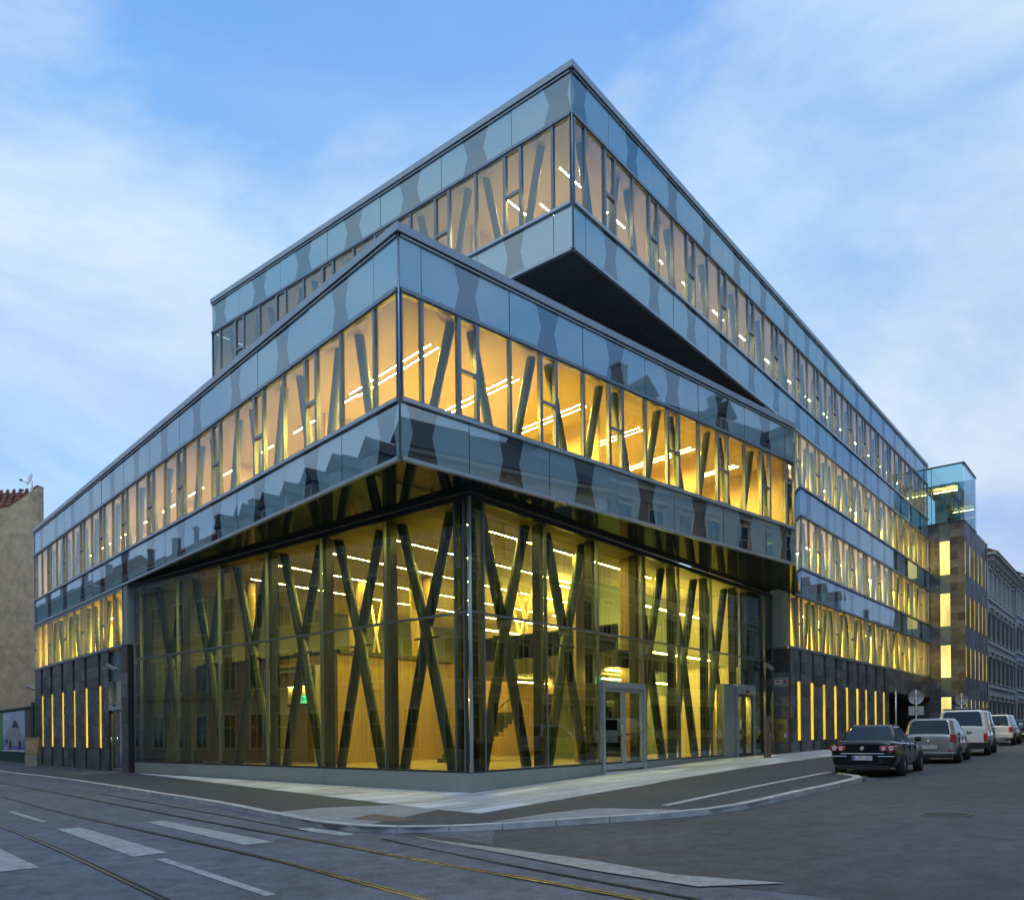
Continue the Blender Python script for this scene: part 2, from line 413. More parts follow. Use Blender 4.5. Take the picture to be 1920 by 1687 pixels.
GL = Face((-1.18, 23.19), 140.3, 1)       # lobby glass, left
GR = Face((-1.18, 23.19), 50.9, -1)       # lobby glass, right
Z = dict(w1b=19.18, w1t=22.0, w2b=14.81, w2t=17.55, w3b=10.44, w3t=13.19, w4b=6.08, w4t=8.85, lo_b=8.82, lo_t=14.80, up_b=17.56, up_t=23.62)

# ------------------------------------------------------------------ ground
road = drape('road', [(-300, -200), (300, -200), (300, 400), (-300, 400)], ROADZ - .004, M['asphalt'], 2.0)
tag(road, 'blue grey asphalt of the tram street', kind='structure')
dU = UR.d; aL = LL.d
def off2(p, d, k): return (p[0] + d.x * k, p[1] + d.y * k)
kerb_pts = [(-25.42, 39.47), (-18.97, 32.87), (-14.05, 27.54), (-10.41, 23.49), (-7.77, 20.65), (-6.78, 19.4), (-5.86, 18.2), (-5.01, 17.2), (-4.26, 16.22), (-3.54, 15.44), (-2.63, 14.97), (-1.81, 14.82), (-.92, 14.80), (-.02, 14.83), (1.48, 14.89), (2.81, 15.0), (3.86, 15.3), (4.8, 15.95), (6.63, 18.02), (8.3, 19.83), (9.66, 21.56), (9.36, 22.25)]
kfar_l = [off2(kerb_pts[0], aL, 60), off2(kerb_pts[0], aL, 30), off2(kerb_pts[0], aL, 14)]
kfar_r = [off2((9.69, 23.4), dU, k) for k in (0, 15, 30, 60, 110)]
side = drape('side_road', [(-2.19, 14.72), (-.02, 11.89), (1.02, 10.36), (2.0, 8.86), (3.25, 7.62), (9, 2), (30, -20), (160, 60), (110, 150), off2((9.9, 23.2), dU, 110), off2((10.2, 23.6), dU, 0), (9.9, 21.6), (6.8, 18.3), (4.9, 16.3), (2.8, 15.3), (-1.0, 15.2)], ROADZ, M['asphalt2'], 2.0)
tag(side, 'darker asphalt of the side street', kind='structure')
pv = kfar_l + kerb_pts + kfar_r + [(120, 150), (60, 200), (-100, 200)]
pavement = tag(drape('pavement', pv, -.004, M['pave'], 1.5), 'dark asphalt pavement round the building corner', kind='structure')
# kerb stones
kerb = struct('kerb', 'pale stone kerb curving round the street corner')
line = kfar_l[1:] + kerb_pts + kfar_r[:4]
def resample(pts, step):
    out = [Vector(pts[0])]; acc = 0
    for a, b in zip(pts, pts[1:]):
        a = Vector(a); b = Vector(b); L = (b - a).length; t = step - acc
        while t < L: out.append(a + (b - a) * (t / L)); t += step
        acc = L - (t - step)
    out.append(Vector(pts[-1])); return out
ks = resample(line, 1.0)
for i in range(len(ks) - 1):
    a, b = ks[i], ks[i + 1]
    if (b - a).length < .05: continue
    n0 = (ks[i + 1] - ks[max(i - 1, 0)]).normalized(); n1 = (ks[min(i + 2, len(ks) - 1)] - ks[i]).normalized()
    w = .22; L0 = Vector((-n0.y, n0.x)) * w; L1 = Vector((-n1.y, n1.x)) * w; e = (b - a).normalized() * .006
    jz = random.uniform(0, .006)
    pa, pb, pc, pd = a + e, b - e, b - e + L1, a + e + L0
    mb = MB(); zt = [g(p.x) + .012 + jz for p in (pa, pb, pc, pd)]; zb = [g(p.x) + ROADZ - .05 for p in (pa, pb, pc, pd)]
    P = [(p.x, p.y) for p in (pa, pb, pc, pd)]
    T = [(P[k][0], P[k][1], zt[k]) for k in range(4)]; B = [(P[k][0], P[k][1], zb[k]) for k in range(4)]
    mb.face(T)
    for k in range(4): j = (k + 1) % 4; mb.face([B[k], B[j], T[j], T[k]])
    clean(part(mb, 'kerb_stone', M['kerb'], kerb), .012, 2)
# parking bay edge line
for q, lb in (([(-2.3, 14.1), (-.2, 11.05), (1.9, 8.0), (1.85, 7.95), (-.25, 11.0), (-2.35, 14.05)], 'dark sealed seam beside the kerbside rail'), ([(-13, 25.1), (-6.6, 18.2), (-3.9, 15.2), (-3.94, 15.16), (-6.64, 18.16), (-13.04, 25.06)], 'dark gutter seam along the kerb')):
    tag(drape('road_seam', q, ROADZ + .0065, M['groove'], 1.5), lb, kind='structure')
tag(drape('kerb_line', [(3.23, 16.43), (9.69, 23.92), (9.53, 24.06), (3.07, 16.57)], .004, M['kerb'], 1.5), 'pale flush stone line dividing the pavement', kind='structure')
for nm, q, mt, lb in (('concrete_patch', [(-5.3, 17.9), (-4.58, 18.89), (-2.41, 19.79), (-1.42, 19.04), (-2.76, 15.41), (-3.6, 15.71)], 'concrete', 'light concrete patch at the rounded corner'),
                      ('asphalt_patch', [(-3.37, 16.39), (-3.04, 17.35), (-1.93, 16.34), (-2.22, 15.67)], 'brown', 'brown repair patch at the corner'),
                      ('ramp_patch', [(-.4, 15.3), (.7, 16.3), (1.75, 16.8), (2.5, 16.2), (3.3, 15.5), (2.85, 15.24), (1.52, 15.15)], 'concrete', 'light concrete ramp beside the kerb')):
    tag(drape(nm, q, .004 if nm != 'asphalt_patch' else .008, M[mt], 1.0), lb, kind='structure')
# plaza slabs: rows parallel to the side street facade
plaza = struct('plaza_paving', 'pale stone slabs laid in bands round the glass lobby')
def clip(poly, p, n):
    out = []
    for a, b in zip(poly, poly[1:] + poly[:1]):
        da = (a - p).dot(n); db = (b - p).dot(n)
        if da >= 0: out.append(a)
        if (da >= 0) != (db >= 0): out.append(a + (b - a) * (da / (da - db)))
    return out
gc = GL.P; oc = Vector((-.7, 17.08)); ol = Vector((-17.2, 36.3)); orr = Vector((14.9, 36.2))
nl = Vector(((ol - oc).y, -(ol - oc).x)).normalized(); nl = nl if nl.dot(gc - oc) > 0 else -nl
nr = Vector(((orr - oc).y, -(orr - oc).x)).normalized(); nr = nr if nr.dot(gc - oc) > 0 else -nr
def slabs(reg):
    v = -6.0
    row = 0
    while v < (0 if reg == 1 else 21.2):
        w = .62; u = -7.0 - (row * .73) % 2.1; row += 1
        while u < (27 if reg == 1 else 0):
            L = 2.4
            q = [gc + GL.d * a + GR.d * b for a, b in ((v + .012, u + .012), (v + w - .012, u + .012), (v + w - .012, u + L - .012), (v + .012, u + L - .012))]
            q = clip(q, oc, nl)
            if q: q = clip(q, oc, nr)
            if q and reg == 1:
                q = clip(q, gc + GL.d * -.03, -GL.d)
                if q: q = clip(q, UR.p(0, .05), UR.n) if u > 18 else q
            if q and reg == 2: q = clip(q, gc + GL.d * .0, GL.d); q = clip(q, gc - GR.d * .03, -GR.d) if q else q
            if q and len(q) > 2:
                ar = abs(sum(q[k].x * q[(k + 1) % len(q)].y - q[(k + 1) % len(q)].x * q[k].y for k in range(len(q)))) / 2
                if ar > .02:
                    mb = MB(); a2 = sum(q[k].x * q[(k + 1) % len(q)].y - q[(k + 1) % len(q)].x * q[k].y for k in range(len(q)))
                    if a2 < 0: q = q[::-1]
                    h = .004 + random.uniform(0, .004)
                    T = [(p.x, p.y, g(p.x) + h + .004) for p in q]; B = [(p.x, p.y, g(p.x) - .02) for p in q]
                    mb.face(T)
                    for k in range(len(q)): j = (k + 1) % len(q); mb.face([B[k], B[j], T[j], T[k]])
                    part(mb, 'paving_slab', M['slab'], plaza)
            u += L
        v += w
slabs(1); slabs(2)
# road markings
def marking(name, q, mt, lb, dz=.004):
    return tag(drape(name, q, ROADZ + dz, M[mt], 1.0), lb, kind='structure')
marking('crossing_stripe', [(-10.5, 14.9), (-9.9, 14.6), (-6.63, 11.14), (-6.97, 10.81)], 'paint', 'worn white crossing stripe nearest the camera')
marking('crossing_stripe', [(-8.98, 15.67), (-8.64, 15.92), (-5.42, 12.5), (-5.77, 12.08)], 'paint', 'worn white crossing stripe between the rails')
marking('crossing_stripe', [(-7.77, 16.85), (-7.55, 17.15), (-4.11, 13.69), (-4.48, 13.31)], 'paint', 'worn white crossing stripe beyond the middle rail')
marking('crossing_stripe', [(-4.28, 15.52), (-4.02, 15.77), (-2.93, 14.74), (-3.07, 14.44)], 'paint', 'short white crossing stripe by the kerb')
marking('lane_dash', [(-5.31, 11.81), (-5.22, 11.93), (-2.75, 9.22), (-2.84, 9.11)], 'paint', 'thin white lane dash in the foreground')
marking('lane_dash', [(-12.28, 19.31), (-12.18, 19.42), (-9.95, 17.02), (-10.02, 16.90)], 'paint', 'thin white lane dash at the left')
marking('edge_line', [(-2.19, 14.72), (-1.2, 13.55), (-.02, 12.16), (1.06, 10.74), (1.87, 9.4), (2.93, 8.52), (2.0, 8.61), (.99, 9.97), (-.02, 11.63), (-1.15, 13.3)], 'paint_worn', 'worn white give way line across the side street', .012)
# tram rails
def rail(pts, label):
    pts = [Vector(p) for p in pts]
    d0 = (pts[0] - pts[1]).normalized(); d1 = (pts[-1] - pts[-2]).normalized()
    pts = [pts[0] + d0 * 60] + pts + [pts[-1] + d1 * 12]
    fine = resample([tuple(p) for p in pts], 1.0)
    # smooth
    for _ in range(6):
        fine = [fine[0]] + [(fine[i - 1] + fine[i] * 2 + fine[i + 1]) / 4 for i in range(1, len(fine) - 1)] + [fine[-1]]
    r = struct('tram_rail', label)
    for nm, a, b, mt, h in (('rail_head', -.045, .0, 'steel', .012), ('rail_groove', .0, .045, 'groove', .006), ('rail_lip', .045, .062, 'steel', .011)):
        mb = MB()
        for i in range(len(fine) - 1):
            t0 = (fine[min(i + 1, len(fine) - 1)] - fine[max(i - 1, 0)]).normalized(); t1 = (fine[min(i + 2, len(fine) - 1)] - fine[i]).normalized()
            n0 = Vector((-t0.y, t0.x)); n1 = Vector((-t1.y, t1.x))
            q = [fine[i] + n0 * a, fine[i] + n0 * b, fine[i + 1] + n1 * b, fine[i + 1] + n1 * a]
            T = [(p.x, p.y, g(p.x) + ROADZ + h) for p in q]; B = [(p.x, p.y, g(p.x) + ROADZ - .03) for p in q]
            if (T[1][0] - T[0][0]) * (T[2][1] - T[0][1]) - (T[1][1] - T[0][1]) * (T[2][0] - T[0][0]) < 0: T = T[::-1]; B = B[::-1]
            mb.face(T); mb.face([B[0], B[1], T[1], T[0]]); mb.face([B[2], B[3], T[3], T[2]])
        part(mb, nm, M[mt], r)
rail([(-10.51, 16.31), (-7.63, 13.21), (-3.91, 8.92)], 'nearest tram rail, cutting the lower left of the road')
rail([(-15.74, 24.43), (-11.2, 19.4), (-5.39, 13.59), (-2.64, 10.88), (-1.09, 8.89)], 'middle tram rail between the crossing stripes')
rail([(-20.17, 31.32), (-11.12, 21.78), (-5.88, 16.2), (-3.33, 13.73), (-1.25, 11.52), (-.02, 9.95), (1.19, 8.3)], 'tram rail nearest the kerb')
# manhole
mh = struct('manhole_cover', 'round iron manhole cover in the side street')
mz = g(7.3) + ROADZ
sl = (g(8.3) - g(6.3)) / 2
mh.matrix_basis = Matrix.Translation((7.3, 13.4, mz)) @ Matrix.Rotation(-math.atan(sl), 4, 'Y')
mb = MB(); mb.lathe([(.40, .0), (.40, .012), (.34, .012), (.34, .006), (0.001, .006)], 28); part(mb, 'rim', M['iron'], mh)
mb = MB()
for k in range(-3, 4):
    h = math.sqrt(max(.31 ** 2 - (k * .085) ** 2, 0)); mb.box(-h, h, k * .085 - .018, k * .085 + .018, .005, .014)
part(mb, 'grid_bar', M['iron'], mh)['kind'] = 'stuff'

# ------------------------------------------------------------------ the office building
off_b = thing('office_building', 'glass office building with projecting lit storeys above a tall corner lobby', 'building')
cache = {}
def cmesh(key, fn):
    if key not in cache: cache[key] = fn()
    return cache[key]
def put(F, name, key, fn, s, z, off=0.0, parent=off_b):
    me = cmesh((name, F.sg) + key, fn)
    return link(name, me, parent, F.mw(s, off, z))
def bars(F, s0, s1, o0, o1, z0, z1, name, mt, parent=off_b):
    """box along a facade"""
    mb = MB(); mb.box(0, s1 - s0, o0 * F.sg, o1 * F.sg, 0, z1 - z0)
    return link(name, mb.mesh(name, [M[mt]]), parent, F.mw(s0, 0, z0))
def spandrel(F, s0, s1, z0, z1, neck=None, mats=('panel', 'panel_dark'), hw=(.47, .29), parent=off_b, name='spandrel_panel'):
    """one glass panel, with the dark hourglass print round s = neck"""
    w = s1 - s0 - .022; h = z1 - z0 - .0; nk = None if neck is None else round(neck - s0, 3)
    def fn():
        mb = MB(); sg = F.sg; x0 = .011; x1 = x0 + w; y1 = .0
        def fr(pts, mi):
            P = [(x, y1, z) for x, z in pts]
            if sg > 0: P = P[::-1]
            mb.face(P, mi)
        zm = h * .5
        if nk is None: fr([(x0, 0), (x1, 0), (x1, h), (x0, h)], 0)
        else:
            cl = lambda x: min(max(x, x0), x1)
            a0, a1, b0, b1 = cl(nk - hw[0]), cl(nk - hw[1]), cl(nk + hw[0]), cl(nk + hw[1])
            if a0 > x0 + .001 or a1 > x0 + .001: fr([(x0, 0), (a0, 0), (a1, zm), (a0, h), (x0, h)], 0)
            fr([(a0, 0), (b0, 0), (b1, zm), (b0, h), (a0, h), (a1, zm)], 1)
            if b0 < x1 - .001: fr([(b0, 0), (x1, 0), (x1, h), (b0, h), (b1, zm)], 0)
        yb = -.03 * sg
        for (xa, za, xb, zb) in ((x0, 0, x1, 0), (x1, 0, x1, h), (x1, h, x0, h), (x0, h, x0, 0)):
            P = [(xa, 0, za), (xb, 0, zb), (xb, yb, zb), (xa, yb, za)]
            if sg < 0: P = P[::-1]
            mb.face(P, 1)
        return mb.mesh(name, [M[mats[0]], M[mats[1]]])
    o = put(F, name, (round(w, 3), round(h, 3), nk, mats, hw), fn, s0, z0, .0, parent)
    # panes never sit perfectly flat: a hair of tilt each
    o.matrix_basis = o.matrix_basis @ Matrix.Rotation(random.uniform(-.0035, .0035), 4, 'Z') @ Matrix.Rotation(random.uniform(-.003, .003), 4, 'X')
    return o
def window(F, s0, s1, z0, z1, vent=False, glass='win', parent=off_b, frame='frame', fw=.045):
    w = s1 - s0; h = z1 - z0; b = .075 if vent else fw; sg = F.sg
    def ffn():
        mb = MB(); y0, y1 = -.10 * sg, .035 * sg
        mb.box(.004, b, y0, y1, 0, h); mb.box(w - b, w - .004, y0, y1, 0, h)
        mb.box(b, w - b, y0, y1 * .8, 0, b); mb.box(b, w - b, y0, y1 * .8, h - b, h)
        if vent: mb.box(b, w - b, y0, y1 * .8, h * .47 - .045, h * .47 + .045)
        return mb.mesh('window', [M[frame]])
    nm = 'vent_window' if vent else 'window'
    fo = put(F, nm, (round(w, 3), round(h, 3), frame, b), ffn, s0, z0, 0, parent)
    def pane(x0, x1, za, zb):
        def gfn():
            mb = MB(); P = [(0, 0, 0), (x1 - x0, 0, 0), (x1 - x0, 0, zb - za), (0, 0, zb - za)]
            if sg > 0: P = P[::-1]
            mb.face(P); return mb.mesh('pane', [M[glass]])
        me = cmesh(('pane', sg, round(x1 - x0, 3), round(zb - za, 3), glass), gfn)
        o = link('pane', me, fo, F.mw(s0 + x0, -.03 if vent else -.015, z0 + za))
        o.matrix_basis = o.matrix_basis @ Matrix.Rotation(random.uniform(-.004, .004), 4, 'Z') @ Matrix.Rotation(random.uniform(-.003, .003), 4, 'X')
    if vent:
        pane(b, w - b, b, h * .47 - .045); pane(b, w - b, h * .47 + .045, h - b)
    else: pane(b, w - b, b, h - b)
    return fo
def window_row(F, brk, z0, z1, s_end, glass='win'):
    for (a, b, v) in brk:
        if a >= s_end - .05: break
        window(F, a, min(b, s_end), z0, z1, v, glass)
def seq(start, pat, s_end):
    out = []; s = start
    while s < s_end - .05:
        for w, v in pat:
            out.append((s, s + w, v)); s += w
    return out
def spans(F, joints, necks, z0, z1, **k):
    for a, b in zip(joints, joints[1:]):
        if b - a < .05: continue
        nk = [n for n in necks if a - .35 < n < b + .35]
        spandrel(F, a, b, z0, z1, nk[0] if nk else None, **k)
def rng(a, st, end): 
    out = []; k = 0
    while a + k * st < end - .03: out.append(a + k * st); k += 1
    return out

EDG = .05
# ---- projecting block: tram-street side (LL) and side-street side (LR)
LLE, LRE = 40.3, 20.35
j = [0.0] + rng(1.16, 3.55, LLE) + [LLE]; spans(LL, j, rng(2.9, 3.55, LLE), Z['w3t'] + .10, Z['lo_t'] - .2)
j = [0.0] + rng(2.9, 3.55, LLE) + [LLE]; spans(LL, j, [.6] + rng(4.66, 3.55, LLE), Z['lo_b'] + .10, Z['w3b'] - .10, hw=(.5, .32))
window_row(LL, [(.06, 1.16, False), (1.16, 2.9, False), (2.9, 4.3, False), (4.3, 5.0, True)] + seq(5.0, [(1.42, False), (1.42, False), (.71, True)], LLE), Z['w3b'], Z['w3t'], LLE)
j = [0.0] + rng(.72, 3.145, LRE) + [LRE]; spans(LR, j, rng(2.29, 3.145, LRE), Z['w3t'] + .10, Z['lo_t'] - .2)
j = [0.0] + rng(2.31, 3.145, LRE) + [LRE]; spans(LR, j, [.72 + 0] + rng(3.88, 3.145, LRE), Z['lo_b'] + .10, Z['w3b'] - .10, hw=(.5, .32))
window_row(LR, [(.06, .72, False)] + seq(.72, [(1.235, False), (.68, True), (1.23, False)], LRE), Z['w3b'], Z['w3t'], LRE)
def ledges(F, s1, zs, s0=-.02, end=.0):
    for z, h, o, nm, mt in zs:
        bars(F, s0, s1 + end, -.05, o, z, z + h, nm, mt)
lo_l = [(Z['w3t'], .10, .075, 'ledge', 'frame'), (Z['w3b'] - .10, .10, .085, 'ledge', 'framel'), (Z['lo_b'], .10, .07, 'edge_trim', 'framel'), (Z['lo_t'] - .2, .045, .05, 'edge_trim', 'framel'), (Z['lo_t'] - .155, .035, .03, 'shadow_joint', 'framed')]
ledges(LL, LLE, lo_l, .05); ledges(LR, LRE, lo_l, .05)
# copings and corner posts of one shape round both faces
def corner_poly(FA, FB, o, i, la, lb):
    """L-shaped strip round a convex corner"""
    def isect(p, d, q, e):
        t = ((q - p).x * e.y - (q - p).y * e.x) / (d.x * e.y - d.y * e.x); return p + d * t
    c_o = isect(FA.p(0, o), FA.d, FB.p(0, o), FB.d); c_i = isect(FA.p(0, i), FA.d, FB.p(0, i), FB.d)
    A = [FA.p(la, o), c_o, c_i, FA.p(la, i)]; B = [c_o, FB.p(lb, o), FB.p(lb, i), c_i]
    return [(p.x, p.y) for p in A], [(p.x, p.y) for p in B]
def coping(FA, FB, la, lb, z0, z1, o, i, name, mt):
    for q in corner_poly(FA, FB, o, i, la, lb):
        mb = MB(); mb.prism(q, z0, z1); part(mb, name, M[mt], off_b)
coping(LL, LR, LLE, LRE, Z['lo_t'] - .12, Z['lo_t'] + .1, .10, -.35, 'coping', 'coping')
coping(UL, UR, 22.1, 51.7, Z['up_t'] - .12, Z['up_t'] + .1, .10, -.35, 'coping', 'coping')
def corner_post(F, z0, z1, w=.05, mt='frame'):
    p = F.P; mb = MB(); a = F.p(0, -.03)
    mb.tube((p.x, p.y, z0), (p.x, p.y, z1), w * .6, w * .6, 8); return part(mb, 'corner_post', M[mt], off_b)
corner_post(LL, Z['lo_b'] + .02, Z['lo_t'] - .14); corner_post(UL, Z['up_b'] + .02, Z['up_t'] - .14)
# ---- top block
ULE, URE = 22.1, 51.7
j = [0.0] + rng(2.55, 3.42, ULE) + [ULE]; spans(UL, j, [.55] + rng(4.25, 3.42, ULE), Z['w1t'] + .1, Z['up_t'] - .2, hw=(.62, .38))
j = [0.0] + rng(.79, 3.42, ULE) + [ULE]; spans(UL, j, rng(2.5, 3.42, ULE), Z['up_b'] + .1, Z['w1b'] - .1)
window_row(UL, [(.06, .81, False), (.81, 2.16, False), (2.16, 2.9, True)] + seq(2.9, [(1.34, False), (1.34, False), (.74, True)], ULE), Z['w1b'], Z['w1t'], ULE, 'win_top')
j = [0.0] + rng(2.25, 3.11, URE) + [URE]; spans(UR, j, [.45] + rng(3.85, 3.11, URE), Z['w1t'] + .1, Z['up_t'] - .2)
j = [0.0] + rng(.74, 3.11, URE) + [URE]; spans(UR, j, rng(2.31, 3.11, URE), Z['w2t'] + .12, Z['w1b'] - .1)
ur_w = [(.06, .74, False)] + seq(.74, [(1.215, False), (.68, True), (1.215, False)], URE)
window_row(UR, ur_w, Z['w1b'], Z['w1t'], URE, 'win_top')
up_l = [(Z['w1t'], .10, .075, 'ledge', 'frame'), (Z['w1b'] - .10, .10, .085, 'ledge', 'framel'), (Z['up_b'], .10, .07, 'edge_trim', 'framel'), (Z['up_t'] - .2, .045, .05, 'edge_trim', 'framel'), (Z['up_t'] - .155, .035, .03, 'shadow_joint', 'framed')]
ledges(UL, ULE, up_l, .05); ledges(UR, URE, up_l, .05)
# ---- storeys below it on the side street
S2 = .74 + 3.11 * 5    # 16.29
for z0, z1, s0 in ((Z['w2b'], Z['w2t'], S2), (Z['w3b'], Z['w3t'], 19.4), (Z['w4b'], Z['w4t'], 19.4)):
    window_row(UR, [(max(a, s0), b, v) for a, b, v in ur_w if b > s0 + .2], z0, z1, URE, 'win_top' if z0 > 9 else 'win')
for z0, z1, st, s0, nk in ((Z['w3t'] + .1, Z['w2b'] - .1, 2.25, S2, 3.85), (Z['w4t'] + .1, Z['w3b'] - .1, .74, 19.4, 2.31)):
    jj = [s0] + [x for x in rng(st, 3.11, URE) if x > s0 + .1] + [URE]; spans(UR, jj, rng(nk, 3.11, URE), z0, z1)
for z, s0 in ((Z['w3t'], S2), (Z['w2b'] - .1, S2), (Z['w4t'], 19.4), (Z['w3b'] - .1, 19.4), (Z['w4b'] - .1, 19.4)):
    bars(UR, s0, URE, -.05, .08, z, z + .1, 'ledge', 'frame')
# ---- lower storey at the far left of the tram street
W4S = 22.75
window_row(LL, [(max(a, W4S), b, v) for a, b, v in [(2.9, 4.3, False), (4.3, 5.0, True)] + seq(5.0, [(1.42, False), (1.42, False), (.71, True)], LLE) if b > W4S + .3], Z['w4b'], Z['w4t'] - .16, LLE)
bars(LL, W4S, LLE, -.05, .07, Z['w4b'] - .1, Z['w4b'], 'ledge', 'frame')
bars(LL, W4S, LLE, -.12, .03, Z['w4t'] - .16, Z['lo_b'], 'head_panel', 'frame')
bars(LL, LLE - .03, LLE + .09, -.4, .06, .0, Z['lo_t'] - .12, 'end_post', 'framel')
bars(LL, W4S - .62, W4S - .02, -1.1, .0, 6.05, Z['lo_b'], 'end_panel', 'plinth')
bars(UR, 19.15, 19.4, -.9, .02, 6.05, Z['lo_b'] + 1.6, 'end_panel', 'plinth')

# ---- stone bases with lit slits
unit = None
def unit_box():
    mb = MB(); mb.box(0, 1, 0, 1, 0, 1); return mb.mesh('stone_tile', [M['stone']])
def tile(F, s0, s1, z0, z1, o0=0.0, parent=off_b, gap=.016):
    me = cmesh(('stone_tile', 0), unit_box)
    th = .04 + random.uniform(0, .008)
    base = F.mw(s0 + gap / 2, o0, z0 + gap / 2)
    sc_ = Matrix.Diagonal((s1 - s0 - gap, th * F.sg, z1 - z0 - gap, 1))
    if F.sg < 0: base = F.mw(s0 + gap / 2, o0 + th, z0 + gap / 2); sc_ = Matrix.Diagonal((s1 - s0 - gap, th, z1 - z0 - gap, 1))
    return link('stone_tile', me, parent, base @ sc_)
def stone_base(F, s0, s1, slits, ztop, zbot, course=.6, skip=None):
    piers = []; a = s0
    for (x0, x1) in slits: piers.append((a, x0)); a = x1
    piers.append((a, s1))
    for i, (x0, x1) in enumerate(piers):
        if x1 - x0 < .05: continue
        zg = zbot(x0)
        bars(F, x0 + .01, x1 - .01, -.35, -.005, zg - .1, ztop, 'stone_backing', 'stoneback')
        z = ztop; r = 0
        while z > zg + .02:
            zz = max(z - course, zg - .05)
            cut = [x0, x1] if x1 - x0 < .95 else [x0, x0 + (x1 - x0) * (.38 if r % 2 else .62), x1]
            for p, q in zip(cut, cut[1:]): tile(F, p, q, zz, z, .0)
            z = zz; r += 1
    for (x0, x1) in slits:
        zg = zbot(x0)
        b0, b1 = 1.22, 4.32
        mb = MB(); w = x1 - x0; sg = F.sg
        P = [(.04, 0, 0), (w - .04, 0, 0), (w - .04, 0, b1 - b0), (.04, 0, b1 - b0)]
        mb.face(P if sg < 0 else P[::-1]); so_ = link('slit_window', mb.mesh('slit_window', [M['slit']]), off_b, F.mw(x0, -.015, b0))
        mb = MB(); mb.face([(.0, 0, 0), (w, 0, 0), (w, 0, b1 - b0), (0, 0, b1 - b0)] if sg < 0 else [(.0, 0, 0), (w, 0, 0), (w, 0, b1 - b0), (0, 0, b1 - b0)][::-1])
        link('pane', mb.mesh('pane', [M['win']]), so_, F.mw(x0, .012, b0))
        for kx in range(5):
            mb = MB(); mb.box(.0, .07, -.06 * sg, .035 * sg, 0, .012); link('clip', mb.mesh('clip', [M['framel']]), so_, F.mw(x0 - .02, 0, b0 + .35 + kx * .6))
        bars(F, x0 + .01, x1 - .01, -.3, -.04, b1 + .05, ztop, 'slit_head_panel', 'panel_grey')
        bars(F, x0 + .01, x1 - .01, -.3, -.04, zg - .1, b0 - .05, 'slit_foot_panel', 'panel_grey')
        bars(F, x0 + .01, x1 - .01, -.3, -.02, b1, b1 + .05, 'slit_frame', 'framel'); bars(F, x0 + .01, x1 - .01, -.3, -.02, b0 - .05, b0, 'slit_frame', 'framel')
ur_sl = [(20.38, 21.0), (22.43, 23.05), (24.47, 25.07), (26.5, 27.1), (28.75, 29.38), (30.9, 31.55), (32.84, 33.46), (35.06, 35.68), (37.15, 37.8)]
stone_base(UR, 19.4, 38.7, ur_sl, 5.97, lambda s: g(UR.p(s).x))
ll_sl = [(26.18, 26.72), (28.62, 29.2), (31.0, 31.5), (33.4, 33.98), (35.82, 36.45), (38.2, 38.8)]
stone_base(LL, 25.05, LLE, ll_sl, 5.97, lambda s: g(LL.p(s).x))
# return of the stone at the lobby end, both streets
RT = Face(UR.p(19.4, 0), 50.9 + 90, 1); RT = Face(UR.p(19.4, -.02), math.degrees(math.atan2(-UR.n.y, -UR.n.x)), 1)
z = 5.97; r = 0
for r in range(10):
    tile(RT, 0.0, .85, z - .6, z, .0); z -= .6
bars(RT, 0, .85, -.3, -.005, 0, 5.97, 'stone_backing', 'stoneback')
# stone band over the passage
bars(UR, 38.7, URE, -.35, -.005, 4.38, 5.97, 'stone_backing', 'stoneback')
for r in range(3):
    s = 38.7
    while s < URE - .05:
        e = min(s + (1.45 if r % 2 else 1.7), URE); tile(UR, s, e, 4.38 + r * .53, 4.38 + (r + 1) * .53); s = e
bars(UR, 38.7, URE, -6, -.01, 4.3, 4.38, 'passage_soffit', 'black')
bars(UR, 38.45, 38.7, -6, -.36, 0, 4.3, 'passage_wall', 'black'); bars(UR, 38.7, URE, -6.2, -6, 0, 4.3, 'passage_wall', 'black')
# pier between sliding door and lobby on the tram street, and the sliding door itself
bars(LL, 22.1, 23.0, -1.0, -.005, -.05, 6.05, 'stone_backing', 'stoneback')
for r in range(10): tile(LL, 22.1, 23.0, 5.97 - .6 * (r + 1), 5.97 - .6 * r)
def leaf_door(F, s0, s1, z0, z1, off, parent, frame='frame', glass='win', fr=.07, handle=True):
    mb = MB(); sg = F.sg; w = s1 - s0; h = z1 - z0; y0, y1 = -.05 * sg, .03 * sg
    mb.box(0, fr, y0, y1, 0, h); mb.box(w - fr, w, y0, y1, 0, h); mb.box(fr, w - fr, y0, y1, 0, fr * 1.6); mb.box(fr, w - fr, y0, y1, h - fr, h)
    d = link('door_leaf', mb.mesh('door_leaf', [M[frame]]), parent, F.mw(s0, off, z0))
    mb = MB(); P = [(fr, 0, fr), (w - fr, 0, fr), (w - fr, 0, h - fr), (fr, 0, h - fr)]; mb.face(P if sg < 0 else P[::-1])
    link('pane', mb.mesh('pane', [M[glass]]), d, F.mw(s0, off, z0))
    if handle:
        mb = MB(); mb.tube((w * .85, .07 * sg, h * .42), (w * .85, .07 * sg, h * .55), .015, .015, 8); link('handle', mb.mesh('handle', [M['chrome']]), d, F.mw(s0, off, z0))
    return d
dz = g(LL.p(24).x)
bars(LL, 23.0, 25.05, -.3, -.1, 4.5, 5.97, 'door_head_panel', 'panel_grey')
window(LL, 23.0, 25.05, 3.35, 4.45, False)
bars(LL, 23.0, 25.05, -.25, .04, 3.05, 3.35, 'door_header', 'framel')
leaf_door(LL, 23.05, 24.02, dz + .03, 3.05, -.1, off_b); leaf_door(LL, 24.04, 25.0, dz + .03, 3.05, -.1, off_b)
mb = MB(); mb.box(-.05, .05, -.05, .05, -.06, .02); link('door_sensor', mb.mesh('door_sensor', [M['trimblk']]), off_b, LL.mw(24.0, .09, 3.3))

